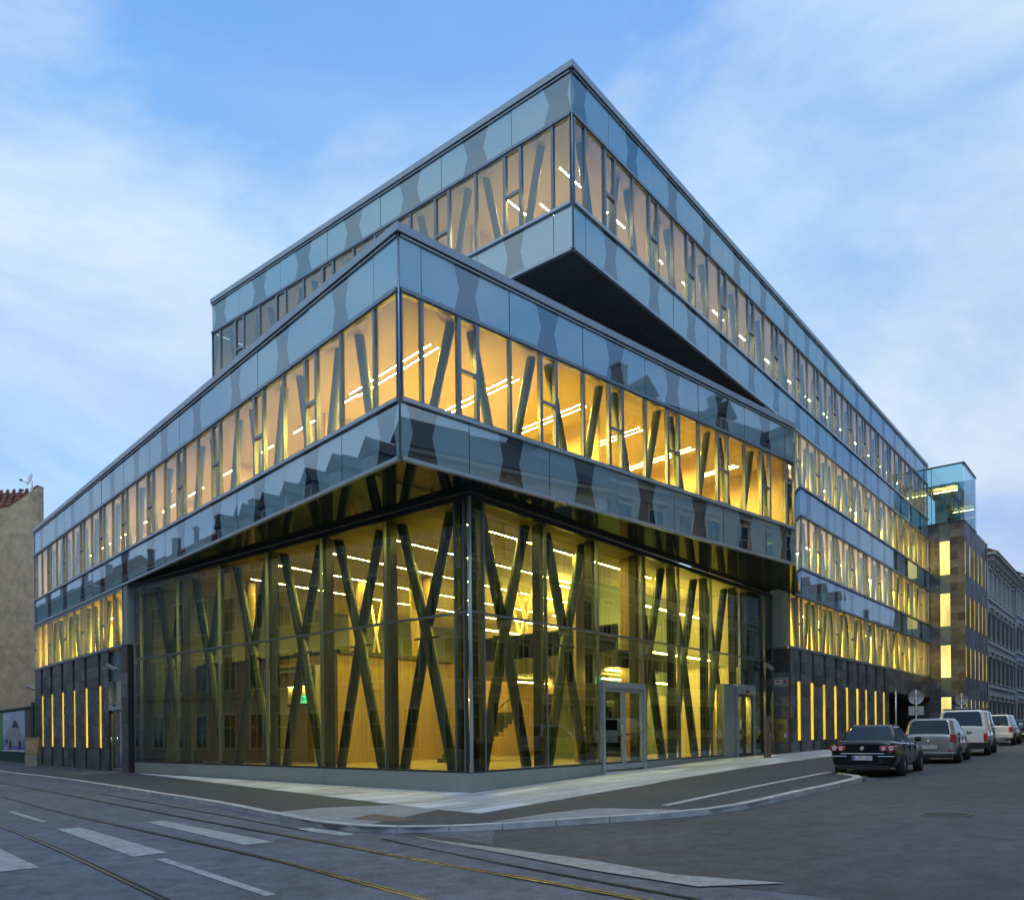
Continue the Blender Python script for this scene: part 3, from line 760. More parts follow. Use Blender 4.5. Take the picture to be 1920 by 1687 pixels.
# ---- glass lobby
ZP, ZT, ZG = .60, 5.31, 8.66
jL = [.05, .25, .62] + [3.75 + 3.33 * k for k in range(6)] + [21.0]
jR = [.05, .62] + [3.73 + 3.11 * k for k in range(7)] + [23.45]
def lobby_pane(F, a, b, z0, z1):
    sg = F.sg; w = b - a - .03; h = z1 - z0 - .03
    def fn():
        mb = MB(); P = [(0, 0, 0), (w, 0, 0), (w, 0, h), (0, 0, h)]; mb.face(P if sg < 0 else P[::-1]); return mb.mesh('lobby_pane', [M['lobby']])
    o = put(F, 'lobby_pane', (round(w, 3), round(h, 3)), fn, a + .015, z0 + .015)
    o.matrix_basis = o.matrix_basis @ Matrix.Rotation(random.uniform(-.003, .003), 4, 'Z') @ Matrix.Rotation(random.uniform(-.0025, .0025), 4, 'X')
DOOR = (6.95, 10.02); DOOR2 = (18.45, 20.6)
for a, b in zip(jL, jL[1:]):
    lobby_pane(GL, a, b, ZP, ZT); lobby_pane(GL, a, b, ZT, ZG)
for a, b in zip(jR, jR[1:]):
    lobby_pane(GR, a, b, ZT, ZG)
    if abs(a - 6.84) < .1: lobby_pane(GR, a, b, 3.62, ZT)
    elif a > 18.5 and a < 20: lobby_pane(GR, DOOR2[1], b, ZP, ZT); lobby_pane(GR, a, DOOR2[1], 3.95, ZT)
    elif a > 15.5 and a < 17.5: lobby_pane(GR, a, 17.25, ZP, ZT); lobby_pane(GR, 17.25, b, 3.95, ZT)
    else: lobby_pane(GR, a, b, ZP, ZT)
for F, jj, E_ in ((GL, jL, 21.0), (GR, jR, 23.45)):
    for s in jj[1:]:
        lo = ZP if not (F is GR and (abs(s - 6.84) < .1 or abs(s - 9.95) < .1)) else ZP
        bars(F, s - .022, s + .022, -.10, .02, lo, ZG, 'mullion', 'frame')
        if s > .4: bars(F, s + .05, s + .24, -.62, -.30, ZP, ZG, 'column_fin', 'fin')
    bars(F, .0, E_, -.10, .03, ZT - .03, ZT + .03, 'transom', 'frame')
    bars(F, .0, E_, -.10, .03, ZG - .06, ZG + .1, 'head_rail', 'framed')
    bars(F, .0, E_, -.10, .03, ZP - .01, ZP + .05, 'sill_rail', 'framed')
mb = MB(); mb.tube((GL.P.x, GL.P.y, ZP), (GL.P.x, GL.P.y, ZG), .055, .055, 8); part(mb, 'corner_post', M['framel'], off_b)
# plinth
bars(GL, -.03, 7.0, -.3, .03, -.2, ZP - .012, 'plinth_panel', 'plinth'); bars(GL, 7.012, 14.0, -.3, .03, -.2, ZP - .012, 'plinth_panel', 'plinth'); bars(GL, 14.012, 21.0, -.3, .03, -.2, ZP - .012, 'plinth_panel', 'plinth')
for a, b in ((.03, 6.93), (10.05, 17.25), (20.62, 23.45)): bars(GR, a, b, -.3, .03, -.2, ZP - .012, 'plinth_panel', 'plinth')
# main double door on the side street
dz = g(GR.p(8.5).x)
ed = bars(GR, DOOR[0], DOOR[1], -.12, .10, 3.36, 3.60, 'entrance_frame', 'framel')
bars(GR, DOOR[0], DOOR[0] + .13, -.12, .10, dz - .05, 3.36, 'entrance_frame', 'framel'); bars(GR, DOOR[1] - .13, DOOR[1], -.12, .10, dz - .02, 3.36, 'entrance_frame', 'framel')
bars(GR, DOOR[0], DOOR[1], -.3, .30, dz - .15, dz + .03, 'door_step', 'slab')
mid = (DOOR[0] + DOOR[1]) / 2
leaf_door(GR, DOOR[0] + .14, mid - .01, dz + .12, 3.35, -.0, off_b, 'framel', 'lobby', .12); leaf_door(GR, mid + .01, DOOR[1] - .14, dz + .12, 3.35, -.0, off_b, 'framel', 'lobby', .12)
bars(GR, DOOR[0] + .3, DOOR[1] - .3, -.06, -.03, 1.62, 1.70, 'push_bar', 'framed')
# sliding door box
dz = g(GR.p(19.5).x)
bars(GR, 17.25, 18.5, -.3, .08, dz - .1, 3.92, 'door_side_panel', 'plinth')
bars(GR, 18.5, 20.6, -.3, .22, 3.5, 3.95, 'door_header', 'framel')
bars(GR, 18.5, 18.6, -.3, .18, dz - .1, 3.5, 'door_jamb', 'framel'); bars(GR, 20.5, 20.6, -.3, .18, dz - .1, 3.5, 'door_jamb', 'framel')
leaf_door(GR, 18.62, 19.54, dz + .04, 3.48, .08, off_b, 'framed', 'win', .07, False); leaf_door(GR, 19.56, 20.48, dz + .04, 3.48, .08, off_b, 'framed', 'win', .07, False)
mb = MB(); mb.box(-.09, .09, -.05, .05, -.05, .05); link('door_sensor', mb.mesh('door_sensor', [M['trimblk']]), off_b, GR.mw(19.55, .26, 3.62))
# ---- soffit of the projecting block: panels between glass line and block edge
def soffit_panel(q, z, mt='soffit', name='soffit_panel'):
    c = sum(q, Vector((0, 0))) / len(q); q = [p + (c - p).normalized() * .012 for p in q]
    mb = MB(); mb.prism([(p.x, p.y) for p in q], z, z + .04); part(mb, name, M[mt], off_b)
nS = 7
for F, G_, fe, ge in ((LL, GL, 22.3, 21.0), (LR, GR, LRE, 22.4)):
    for i in range(nS):
        t0, t1 = i / nS, (i + 1) / nS
        A0, A1 = F.p(fe * t0, -.06), F.p(fe * t1, -.06); B0, B1 = G_.p(ge * t0, .0), G_.p(ge * t1, .0)
        if i == 0: A0 = LL.P + (GL.P - LL.P).normalized() * .08
        for a, b in ((0, .5), (.5, 1)):
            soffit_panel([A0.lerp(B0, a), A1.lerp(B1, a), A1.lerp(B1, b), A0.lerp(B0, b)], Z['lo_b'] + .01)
# closing strip at the far end of the projecting block
end_q = [LR.p(LRE, -.06), UR.p(19.5, .0), UR.p(14.0, -.2), GR.p(22.4)]
mb = MB(); mb.prism([(p.x, p.y) for p in (LR.p(LRE, -.08), UR.p(20.3, .03), UR.p(20.3, .3), LR.p(LRE, -.01))], Z['lo_b'] + .12, Z['lo_t'] - .14); part(mb, 'end_wall', M['panel_dark'], off_b)
soffit_panel([LR.p(LRE, -.06), UR.p(20.25, .02), UR.p(17.9, .02), GR.p(22.45)], Z['lo_b'] + .01)
# ---- slabs, ceilings, roofs
def slab(poly, z0, z1, name, mt):
    mb = MB(); mb.prism([(p.x, p.y) for p in poly], z0, z1); return part(mb, name, M[mt], off_b)
inner = 7.5
def isect2(FA, oa, FB, ob):
    p, d, q, e = FA.p(0, oa), FA.d, FB.p(0, ob), FB.d
    t = ((q - p).x * e.y - (q - p).y * e.x) / (d.x * e.y - d.y * e.x); return p + d * t
def band(FA, la, FB, lb, o, i):
    """two quads: a corridor of floor behind each face of a corner"""
    co, ci = isect2(FA, o, FB, o), isect2(FA, i, FB, i)
    return [[FA.p(la, o), co, ci, FA.p(la, i)], [co, FB.p(lb, o), FB.p(lb, i), ci]]
for q in band(LL, LLE, LR, LRE - .1, -.16, -inner):
    slab(q, 9.9, Z['w3b'] - .04, 'floor_slab', 'floor'); slab(q, 13.3, 13.42, 'ceiling', 'ceil'); slab(q, 14.45, 14.55, 'roof', 'coping')
for q in band(UL, ULE - .1, UR, URE, -.16, -inner):
    slab(q, 18.7, Z['w1b'] - .04, 'floor_slab', 'floor'); slab(q, 22.1, 22.2, 'ceiling', 'ceil'); slab(q, 23.2, 23.3, 'roof', 'coping')
def strip_floor(F, s0, s1, depth, zf, zc):
    q = [F.p(s0, -.16), F.p(s1, -.16), F.p(s1, -depth), F.p(s0, -depth)]
    slab(q, zf - .6, zf - .04, 'floor_slab', 'floor'); slab(q, zc + .08, zc + .2, 'ceiling', 'ceil')
    bars(F, s0, s1, -depth - .1, -depth, zf, zc + .08, 'back_wall', 'cream')
    bars(F, s0 - .15, s0, -depth, -.16, zf - .6, zc + .2, 'cross_wall', 'cream'); bars(F, s1, s1 + .1, -depth, -.16, zf - .6, zc + .2, 'cross_wall', 'cream')
strip_floor(UR, S2, URE - .1, 5.5, Z['w2b'], Z['w2t']); strip_floor(UR, 19.6, URE - .1, 5.5, Z['w3b'], Z['w3t']); strip_floor(UR, 19.6, URE - .1, 5.5, Z['w4b'], Z['w4t'])
strip_floor(LL, W4S + .1, LLE - .1, 5.5, Z['w4b'], Z['w4t'] - .16)
# inner walls of the corner storeys
def backwalls(FA, la, FB, lb, i, z0, z1):
    co, ci = isect2(FA, -i, FB, -i), isect2(FA, -i - .1, FB, -i - .1)
    for q in ([FA.p(la, -i), co, ci, FA.p(la, -i - .1)], [co, FB.p(lb, -i), FB.p(lb, -i - .1), ci]): slab(q, z0, z1, 'back_wall', 'cream')
backwalls(LL, LLE, LR, LRE, inner - .3, Z['w3b'] - .02, 13.3); backwalls(UL, ULE - 3.2, UR, URE, inner - .3, Z['w1b'] - .02, 22.1)
bars(LL, LLE - .2, LLE - .1, -inner, -.2, Z['w3b'], 13.3, 'cross_wall', 'cream'); bars(LR, LRE - .25, LRE - .15, -inner + 2, -.2, Z['w3b'], 13.3, 'cross_wall', 'cream')
bars(UR, URE - .2, URE - .1, -inner, -.2, Z['w1b'], 22.1, 'cross_wall', 'cream')
for s in (8.4, 15.6, 22.6, 29.8, 36.9): bars(LL, s, s + .12, -inner + .3, -2.6, Z['w3b'], 13.3, 'partition_wall', 'cream')
for s in (10.2, 16.5): bars(LR, s, s + .12, -inner + .3, -2.2, Z['w3b'], 13.3, 'partition_wall', 'cream')
for s in (13.4, 22.6, 31.9, 41.3): bars(UR, s, s + .12, -inner + .3, -1.8, Z['w1b'], 22.1, 'partition_wall', 'cream')
for s in (6.4, 12.4): bars(UL, s, s + .12, -inner + .3, -2.2, Z['w1b'], 22.1, 'partition_wall', 'cream')
# end of the top block at the left, glazed
UE = Face(UL.p(ULE, 0), 50.9, 1)
spandrel(UE, 0.05, 4.0, Z['w1t'] + .1, Z['up_t'] - .2); spandrel(UE, .05, 4.0, Z['up_b'] + .1, Z['w1b'] - .1); spandrel(UE, 4.0, 8.0, Z['w1t'] + .1, Z['up_t'] - .2); spandrel(UE, 4.0, 8.0, Z['up_b'] + .1, Z['w1b'] - .1)
for k in range(5): window(UE, .06 + 1.5 * k, 1.56 + 1.5 * k, Z['w1b'], Z['w1t'], False, 'box')
# black soffit of the top block and set-back storey under it
q = band(UL, ULE, UR, S2 + .2, -.06, -9.0)
for k in range(2):
    for t0, t1 in ((0, .34), (.34, .67), (.67, 1)):
        a, b, c, d = q[k]
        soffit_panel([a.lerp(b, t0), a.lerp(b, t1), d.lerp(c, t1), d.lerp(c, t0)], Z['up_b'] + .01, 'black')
co = isect2(UL, -8.5, UR, -7.5)
slab([UL.p(ULE, -8.5), co, co + UR.d * .2 + UL.d * .0, UL.p(ULE, -8.8)], 13.4, Z['up_b'] + .04, 'set_back_wall', 'black')
slab([co, UR.p(S2, -7.5), UR.p(S2, -7.8), co + UL.d * .3], 13.4, Z['up_b'] + .04, 'set_back_wall', 'black')
bars(UR, S2 - .15, S2 - .02, -7.5, -.1, 13.4, Z['up_b'], 'set_back_wall', 'panel_dark')
slab([LL.p(LLE, -6), LL.p(0, -6), LR.p(12, -4), UR.p(S2, -.2), UR.p(S2, -9), UL.p(ULE, -9)], 14.42, 14.44, 'roof_terrace', 'coping')

# ---- slanted columns behind the glass
def strut(F, s0, z0, s1, z1, off, r=.145, name='slanted_column', mt='strut'):
    mb = MB(); mb.tube(F.p3(s0, off, z0), F.p3(s1, off, z1), r, r, 12, cap=False); return part(mb, name, M[mt], off_b)
def lattice(F, n0, pitch, s0, s1, zb, zt, off=-.62, half=.37, foot=1.1, up=True, r=.145):
    s = n0
    while s < s1 + 1:
        for sg in (-1, 1):
            a, b = (half, foot) if up else (foot, half)
            if s0 < s + sg * a < s1 and s0 < s + sg * b < s1: strut(F, s + sg * b, zb, s + sg * a, zt, off, r)
        s += pitch
lattice(LR, 2.55, 3.145, .3, LRE - .3, Z['w3b'] - .04, 13.3)
lattice(LL, -.1, 3.55, .6, LLE - .3, Z['w3b'] - .04, 13.3, half=.55, foot=1.2)
lattice(LL, -.1 + 1.78, 3.55, W4S + .3, LLE - .3, Z['w4b'], Z['w4t'] - .1, half=.5, foot=1.2)
lattice(UL, 1.3, 3.42, .6, ULE - .3, Z['w1b'] - .04, 22.1, half=.45, foot=1.15)
lattice(UR, 1.0, 3.11, .4, URE - .3, Z['w1b'] - .04, 22.1, half=.4, foot=1.05)
lattice(UR, 1.0 + 1.55, 3.11, S2 + .4, URE - .3, Z['w2b'] - .04, Z['w2t'] + .08, half=.4, foot=1.05)
lattice(UR, 1.0, 3.11, 19.8, URE - .3, Z['w3b'] - .04, Z['w3t'] + .08, half=.4, foot=1.05)
lattice(UR, 1.0 + 1.55, 3.11, 19.8, URE - .3, Z['w4b'] - .04, Z['w4t'] + .08, half=.4, foot=1.05)
def xcol(F, s, off=-1.0, fb=1.12, ft=1.15, r=.18, zc=5.3):
    for sg in (-1, 1):
        mb = MB(); pc = F.p3(s, off - sg * .06, zc)
        p0, p1 = F.p3(s + sg * fb, off, ZP), F.p3(s - sg * ft, off, 8.72)
        mb.tube(p0, pc, r, r, 12, cap=False); mb.tube(pc, p1, r, r, 12, cap=False)
        part(mb, 'crossed_column', M['column'], off_b)
    mb = MB(); mb.box(-.55, .55, -.03, .03, -.03, .03); link('column_tie', mb.mesh('column_tie', [M['darkbeam']]), off_b, F.mw(s, off, zc - .45))
for k in range(6): xcol(GL, 2.84 + 3.33 * k)
for s in (2.75, 6.2, 12.2, 15.3, 18.6): xcol(GR, s)

# ---- lobby interior
def lob(a, b): return GL.P + GL.d * a + GR.d * b        # a along the tram street, b along the side street
slab([lob(.1, .1), lob(20.9, .1), lob(20.9, 23), lob(.1, 23)], .3, ZP - .002, 'lobby_floor', 'floor')
for i in range(18):
    for j_ in range(4):
        a0, a1 = .12 + i * 1.1567, .12 + (i + 1) * 1.1567 - .045; b0, b1 = .12 + j_ * 5.6, .12 + (j_ + 1) * 5.6 - .02
        slab([lob(a0, b0), lob(a1, b0), lob(a1, b1), lob(a0, b1)], 8.7, 8.76, 'lobby_ceiling_panel', 'ceil_tan')
def iwall(a0, b0, a1, b1, z0, z1, name, mt, th=.15):
    p, q = lob(a0, b0), lob(a1, b1); d = (q - p).normalized(); n = Vector((-d.y, d.x)) * th
    return slab([p, q, q + n, p + n], z0, z1, name, mt)
# ceiling light lines, parallel to the side street
LOBBY_STRIPS = []
for k in range(5):
    a = 2.15 + 3.33 * k
    b0 = 1.6 if k < 4 else 2.6; e = 20 if k > 0 else 14.5
    LOBBY_STRIPS.append((lob(a, b0), lob(a, e)))
# second row of lights under the gallery and back
for (a0, b0, a1, b1, z) in ((3.5, 12.5, 3.5, 20, 4.1), (7.5, 11.5, 7.5, 20, 4.1), (12, 13.6, 18.5, 13.6, 3.5), (5.2, 11, 5.2, 20, 8.3), (9, 11, 9, 22, 6.6), (1.4, 9.5, 1.4, 12.4, 4.2), (3.0, 15, 3.0, 21, 7.6), (6.2, 15, 6.2, 21, 7.6), (8.0, 15, 8.0, 21, 7.6), (10.5, 15, 10.5, 21, 7.6), (1.6, 13.5, 1.6, 19.5, 5.2)):
    mb = MB(); p, q = lob(a0, b0), lob(a1, b1); d = (q - p).normalized(); n = Vector((-d.y, d.x)) * .026
    mb.prism([((p - n).x, (p - n).y), ((q - n).x, (q - n).y), ((q + n).x, (q + n).y), ((p + n).x, (p + n).y)], z, z + .04); part(mb, 'light_strip', M['strip_dim'], off_b)
# gallery slab with beam and glass rail
slab([lob(.9, 9.6), lob(9.6, 9.6), lob(9.6, 13.9), lob(.9, 13.9)], 4.3, 5.0, 'gallery_slab', 'darkbeam')
iwall(.9, 9.62, 9.6, 9.62, 4.95, 5.95, 'gallery_rail_pane', 'win', .02); iwall(.9, 9.6, 9.6, 9.6, 5.95, 6.0, 'handrail', 'darkbeam', .05)
for k in range(6): bars(GL, 1.0 + 1.6 * k, 1.04 + 1.6 * k, -9.66, -9.6, 4.95, 5.95, 'rail_post', 'darkbeam')
# back walls: timber panels below, pale above
a = 4.0
while a < 20.5:
    iwall(a + .01, 14.0, min(a + 1.3, 20.5) - .01, 14.0, ZP, 4.5, 'timber_panel', 'wood'); a += 1.3
iwall(.6, 21.5, 20.8, 21.5, 4.9, 8.7, 'lobby_back_wall', 'cream'); iwall(.6, 20.5, 4.0, 20.5, ZP, 4.9, 'lobby_back_wall', 'cream')
iwall(20.9, .3, 20.9, 22, ZP, 8.7, 'lobby_side_wall', 'core')
# timber box close behind the left glass, with a portal and a double door in it
b = 3.0
while b < 9.4:
    iwall(9.8, b, 9.8, b + 1.05, ZP, 5.0, 'timber_panel', 'wood'); b += 1.06
a = 9.8
for w in (.8,): iwall(9.8, 3.0, 10.59, 3.0, ZP, 5.0, 'timber_panel', 'wood')
for a in (14.2, 15.5, 16.8, 18.1, 19.4): iwall(a + .01, 3.0, a + 1.28, 3.0, ZP, 5.0, 'timber_panel', 'wood')
iwall(10.6, 3.0, 14.18, 3.0, 4.55, 5.0, 'timber_panel', 'wood')
slab([lob(9.7, 2.9), lob(20.7, 2.9), lob(20.7, 9.6), lob(9.7, 9.6)], 5.0, 5.15, 'box_roof', 'darkbeam')
for a in (10.6, 14.05): iwall(a, 2.97, a + .12, 2.97, ZP, 4.55, 'portal_frame', 'ceil', .6)
iwall(10.6, 2.96, 14.17, 2.96, 4.42, 4.56, 'portal_frame', 'ceil', .6)
iwall(10.7, 3.6, 14.1, 3.6, 3.05, 4.45, 'portal_head', 'cream', .1); iwall(10.7, 3.55, 14.1, 3.55, 3.02, 3.1, 'portal_rail', 'darkbeam', .1)
iwall(10.75, 3.62, 11.5, 3.62, ZP, 3.0, 'portal_side_panel', 'wood', .06)
iwall(11.53, 3.62, 12.72, 3.62, ZP + .02, 3.0, 'portal_door', 'tan', .06); iwall(12.76, 3.62, 14.0, 3.62, ZP + .02, 3.0, 'portal_door', 'tan', .06)
strip_mesh_jobs = [((10.8, 3.45), (14.0, 3.45), 3.85)]
# stair core towards the sliding door: dark walls behind the glass
iwall(4.6, 12.4, 4.6, 23.4, ZP, 8.7, 'core_wall', 'coregrey'); iwall(4.6, 12.4, 6.0, 12.4, ZP, 4.5, 'core_wall', 'coregrey')
for b in (13.6, 16.7, 19.6): iwall(4.55, b, 4.55, b + .7, ZP, 3.6, 'cream_panel', 'cream', .05)  # cream panels set on the face of the grey core wall
iwall(.2, 10.6, 1.3, 10.6, ZP, 8.7, 'stone_pier', 'wood')
iwall(.8, 20.7, .8, 23.3, ZP, 8.7, 'core_wall', 'core')
# stair flight with handrail
mb = MB()
for k in range(12): mb.box(k * .29, (k + 1) * .29 + .03, 0, 1.5, k * .17, (k + 1) * .17)
st = link('stair_flight', mb.mesh('stair_flight', [M['darkbeam']]), off_b, GR.mw(5.6, -5.4, ZP))
for k in (0, 11):
    mb = MB(); mb.tube((k * .29 + .1, .02, k * .17), (k * .29 + .1, .02, k * .17 + 1.0), .02, .02, 8); link('rail_post', mb.mesh('rail_post', [M['darkbeam']]), st, GR.mw(5.6, -5.4, ZP))
mb = MB(); mb.tube((.1, .02, 1.0), (3.3, .02, 2.87), .03, .03, 8); link('handrail', mb.mesh('handrail', [M['darkbeam']]), st, GR.mw(5.6, -5.4, ZP))
# inner tan columns and a glazed partition under the gallery
for (a, b, h) in ((10.6, 8.2, 8.7), (13.4, 6.8, 8.7), (17.2, 3.6, 8.7), (6.4, 16.5, 8.7)):
    for sg in (-1, 1):
        mb = MB(); p, q = lob(a - .05 * sg, b), lob(a + .95 * sg, b + .5 * sg); mb.tube((p.x, p.y, ZP), (q.x, q.y, h), .17, .20, 12, cap=False); part(mb, 'inner_column', M['wood'], off_b)
for k in range(5):
    a = 1.4 + k * 1.15
    iwall(a, 12.6, a + .06, 12.6, ZP, 3.6, 'partition_post', 'darkbeam', .06); iwall(a + .07, 12.62, a + 1.14, 12.62, ZP + .05, 3.55, 'partition_pane', 'lobby', .02)
iwall(1.4, 12.6, 6.1, 12.6, 3.6, 3.7, 'partition_head', 'darkbeam', .08)
# slender roof props seen deep in the lobby
for (a, b) in ((7.0, 11.4), (15.5, 9.8), (11.0, 16.0)):
    for sg in (-1, 1):
        mb = MB(); p, q = lob(a - .5 * sg, b), lob(a + .5 * sg, b + .1); mb.tube((p.x, p.y, 4.95), (q.x, q.y, 8.7), .07, .07, 8); part(mb, 'roof_prop', M['cream'], off_b)
# ---- office luminaires
def strip_mesh(p, q, w, z, mt):
    d = (q - p).normalized(); n = Vector((-d.y, d.x)) * w; mb = MB(); e = d * .0
    Q = [p - n, q - n, q + n, p + n]; a = (Q[1] - Q[0]).x * (Q[2] - Q[1]).y - (Q[1] - Q[0]).y * (Q[2] - Q[1]).x
    if a < 0: Q = Q[::-1]
    lo_ = [(v.x, v.y, z) for v in Q]; hi = [(v.x, v.y, z + .05) for v in Q]
    mb.face(lo_[::-1], 0); mb.face(hi, 1)
    for k in range(4): r_ = (k + 1) % 4; mb.face([lo_[k], lo_[r_], hi[r_], hi[k]], 1)
    return part(mb, 'light_strip', [M[mt], M['framel']], off_b)
for (p, q, z) in strip_mesh_jobs: strip_mesh(lob(*p), lob(*q), .03, z, 'strip_dim')
for p, q in LOBBY_STRIPS: strip_mesh(p, q, .028, 8.645, 'strip')
def lum(F, s0, off0, s1, off1, z, w=.015, mt='strip_up'):
    strip_mesh(F.p(s0, off0), F.p(s1, off1), w, z, mt)
for s in [1.9 + 3.145 * k for k in range(6)]:
    lum(LR, s, -1.2, s, -5.6, 12.85); lum(LR, s + .28, -1.2, s + .28, -5.6, 12.85)
for s in [5.4 + 3.55 * k for k in range(10)]:
    lum(LL, s, -2.6, s + 1.8, -2.6, 13.22); lum(LL, s, -5.0, s + 1.8, -5.0, 13.22)
for s in [1.4 + 3.11 * k for k in range(16)]:
    lum(UR, s, -1.5, s + 1.3, -1.5, 21.7, .022, 'strip_top'); lum(UR, s, -4.0, s + 1.3, -4.0, 21.7, .022, 'strip_top')
for s in [3.2, 6.6, 10, 13.4, 16.8]:
    lum(UL, s, -2.5, s, -4.2, 21.7, .022, 'strip_top')
for zc, s0 in ((Z['w2t'], S2 + 1), (Z['w3t'], 20.6), (Z['w4t'], 20.6)):
    s = s0
    while s < URE - 2:
        lum(UR, s, -2.2, s + 2.4, -2.2, zc - .1, .05, 'strip_low'); lum(UR, s, -4.2, s + 2.4, -4.2, zc - .1, .05, 'strip_low'); s += 3.11
s = W4S + 1
while s < LLE - 2: lum(LL, s, -2.2, s + 2.4, -2.2, Z['w4t'] - .3, .05, 'strip_low'); lum(LL, s, -4.2, s + 2.4, -4.2, Z['w4t'] - .3, .05, 'strip_low'); s += 3.55
for zf, zc, s0 in ((Z['w2b'], Z['w2t'], S2), (Z['w3b'], Z['w3t'], 19.6), (Z['w4b'], Z['w4t'], 19.6)):  # cross walls added to catch the strip light and show bright through the windows
    s = s0 + 4.6
    while s < URE - 2: bars(UR, s, s + .1, -5.4, -1.0, zf - .03, zc + .07, 'partition_wall', 'cream'); s += 6.22
s = W4S + 4
while s < LLE - 2: bars(LL, s, s + .1, -5.4, -1.0, Z['w4b'] - .03, Z['w4t'] - .1, 'partition_wall', 'cream'); s += 7.1
bars(GR, 23.47, 24.3, -1.6, -.12, -.1, 10.4, 'core_wall', 'core')
bars(UR, 51.72, 51.9, -6.2, -.02, -.1, 5.9, 'passage_wall', 'black')
# lamp over the door lobby at the far left
lum(LL, 23.3, -1.5, 24.8, -1.5, 4.3, .05, 'strip'); slab([LL.p(23, -.2), LL.p(25.05, -.2), LL.p(25.05, -3), LL.p(23, -3)], 4.5, 4.6, 'ceiling', 'ceil'); bars(LL, 22.9, 25.05, -3.1, -3, 0, 4.5, 'back_wall', 'cream')
lum(GR, 18.8, -.5, 20.3, -.5, 3.8, .06, 'strip_low');  bars(GR, 18.3, 22.6, -1.0, -.9, ZP - .3, 3.9, 'back_wall', 'cream'); bars(GR, 18.5, 20.6, -1.8, -.35, 3.9, 3.95, 'ceiling', 'ceil')

# ------------------------------------------------------------------ stair tower at the far end
T0 = UR.p(51.75, 0)
TF = Face(T0, math.degrees(math.atan2(UR.n.y, UR.n.x)), -1)      # face towards the camera
TF = Face(T0, math.degrees(math.atan2(UR.n.y, UR.n.x)), 1 if Face(T0, math.degrees(math.atan2(UR.n.y, UR.n.x)), 1).n.dot(-UR.d) > 0 else -1)
T1 = TF.p(2.68); TR = Face(T1, 50.9, -1)
tower = thing('stair_tower', 'dark stone tower with a glass box on top, beyond the long facade', 'building')
def tb(F, s0, s1, o0, o1, z0, z1, name, mt): return bars(F, s0, s1, o0, o1, z0, z1, name, mt, tower)
TZ = 18.65; TL = 10.75
tb(TF, 0, 2.62, -TL, -.06, 0, TZ - .02, 'wall', 'stoneback')
z = TZ; r = 0
while z > .3:
    zz = max(z - .62, .2)
    segs = [(0, .82)] if True else []
    for p, q in ((0, .82), (1.62, 2.68)):
        cut = [p, q] if (q - p) < .9 or r % 2 else [p, (p + q) / 2, q]
        for a, b in zip(cut, cut[1:]): tile(TF, a, b, zz, z, -.05, tower)
    z = zz; r += 1
wz = [(14.4, 17.15), (10.17, 12.86), (5.96, 8.6), (1.6, 4.34)]
prev = TZ
for z0, z1 in wz:
    w_ = tb(TF, .86, 1.60, -.06, -.03, z0, z1, 'lit_window', 'lit')
    mb = MB(); 
    for q in ((.82, .86), (1.60, 1.64)): mb.box(q[0] - .82, q[1] - .82, -.05 * TF.sg, .01 * TF.sg, 0, z1 - z0)
    link('frame', mb.mesh('frame', [M['framed']]), w_, TF.mw(.82, 0, z0))
    tb(TF, .83, 1.62, -.055, -.02, z1 + .02, prev - .02, 'grey_panel', 'panel_grey'); prev = z0
tb(TF, .83, 1.62, -.055, -.02, .1, 1.58, 'grey_panel', 'panel_grey')
sl0 = [.15, 2.2, 4.2, 6.15, 8.05, 9.95]
a = 0
for i, s in enumerate(sl0 + [TL]):
    if s - a > .05:
        z = TZ; 
        for k in range(15):
            tile(TR, a, s, max(z - 1.24, .3), z, -.05, tower); z -= 1.24
    a = s + .42
for s in sl0:
    prev = TZ
    for z0, z1 in wz:
        tb(TR, s + .02, s + .40, -.2, -.05, z0, z1 - .2, 'lit_slit', 'slit'); tb(TR, s + .02, s + .40, -.2, -.02, z1 - .18, prev - .02, 'grey_panel', 'framed'); prev = z0
tb(TR, 0.2, TL, -.6, -.36, .3, TZ - .1, 'wall', 'stoneback'); tb(TR, TL - .02, TL + .12, -3.0, .05, .3, TZ, 'edge_post', 'framel')
# glass box
GBT = 23.4
def gpane(F, s0, s1, z0, z1, off=0, mt='box'):
    mb = MB(); w = s1 - s0; P = [(0, 0, 0), (w, 0, 0), (w, 0, z1 - z0), (0, 0, z1 - z0)]
    mb.face(P if F.sg < 0 else P[::-1]); return link('pane', mb.mesh('pane', [M[mt]]), tower, F.mw(s0, off, z0))
gpane(TF, .3, 2.66, TZ + .06, GBT - .08); gpane(TF, -.5, .26, TZ + .06, GBT - .08)
for k in range(5): gpane(TR, .03 + k * 1.08, 1.08 + k * 1.08, TZ + .06 - 0, GBT - .08)
tb(TF, -.5, 2.72, -.3, .04, TZ - .03, TZ + .05, 'sill', 'framed'); tb(TR, 0, 5.45, -.3, .04, TZ - .032, TZ + .048, 'sill', 'framed')
tb(TF, -.5, 2.72, -.2, .05, GBT - .08, GBT, 'roof_edge', 'framed'); tb(TR, .0, 5.45, -.2, .05, GBT - .082, GBT - .002, 'roof_edge', 'framed')
tb(TF, .26, .30, -.06, .02, TZ + .05, GBT - .08, 'mullion', 'frame')
slab_ = MB(); slab_.prism([(p.x, p.y) for p in (TF.p(-.5, -.1), TF.p(2.6, -.1), TF.p(2.6, -5.4), TF.p(-.5, -5.4))], TZ, TZ + .04); part(slab_, 'floor', M['floor'], tower)
slab_ = MB(); slab_.prism([(p.x, p.y) for p in (TF.p(-.5, -.9), TF.p(2.0, -.9), TF.p(2.0, -5.2), TF.p(-.5, -5.2))], 21.9, 22.1); part(slab_, 'ceiling', M['ceil'], tower)
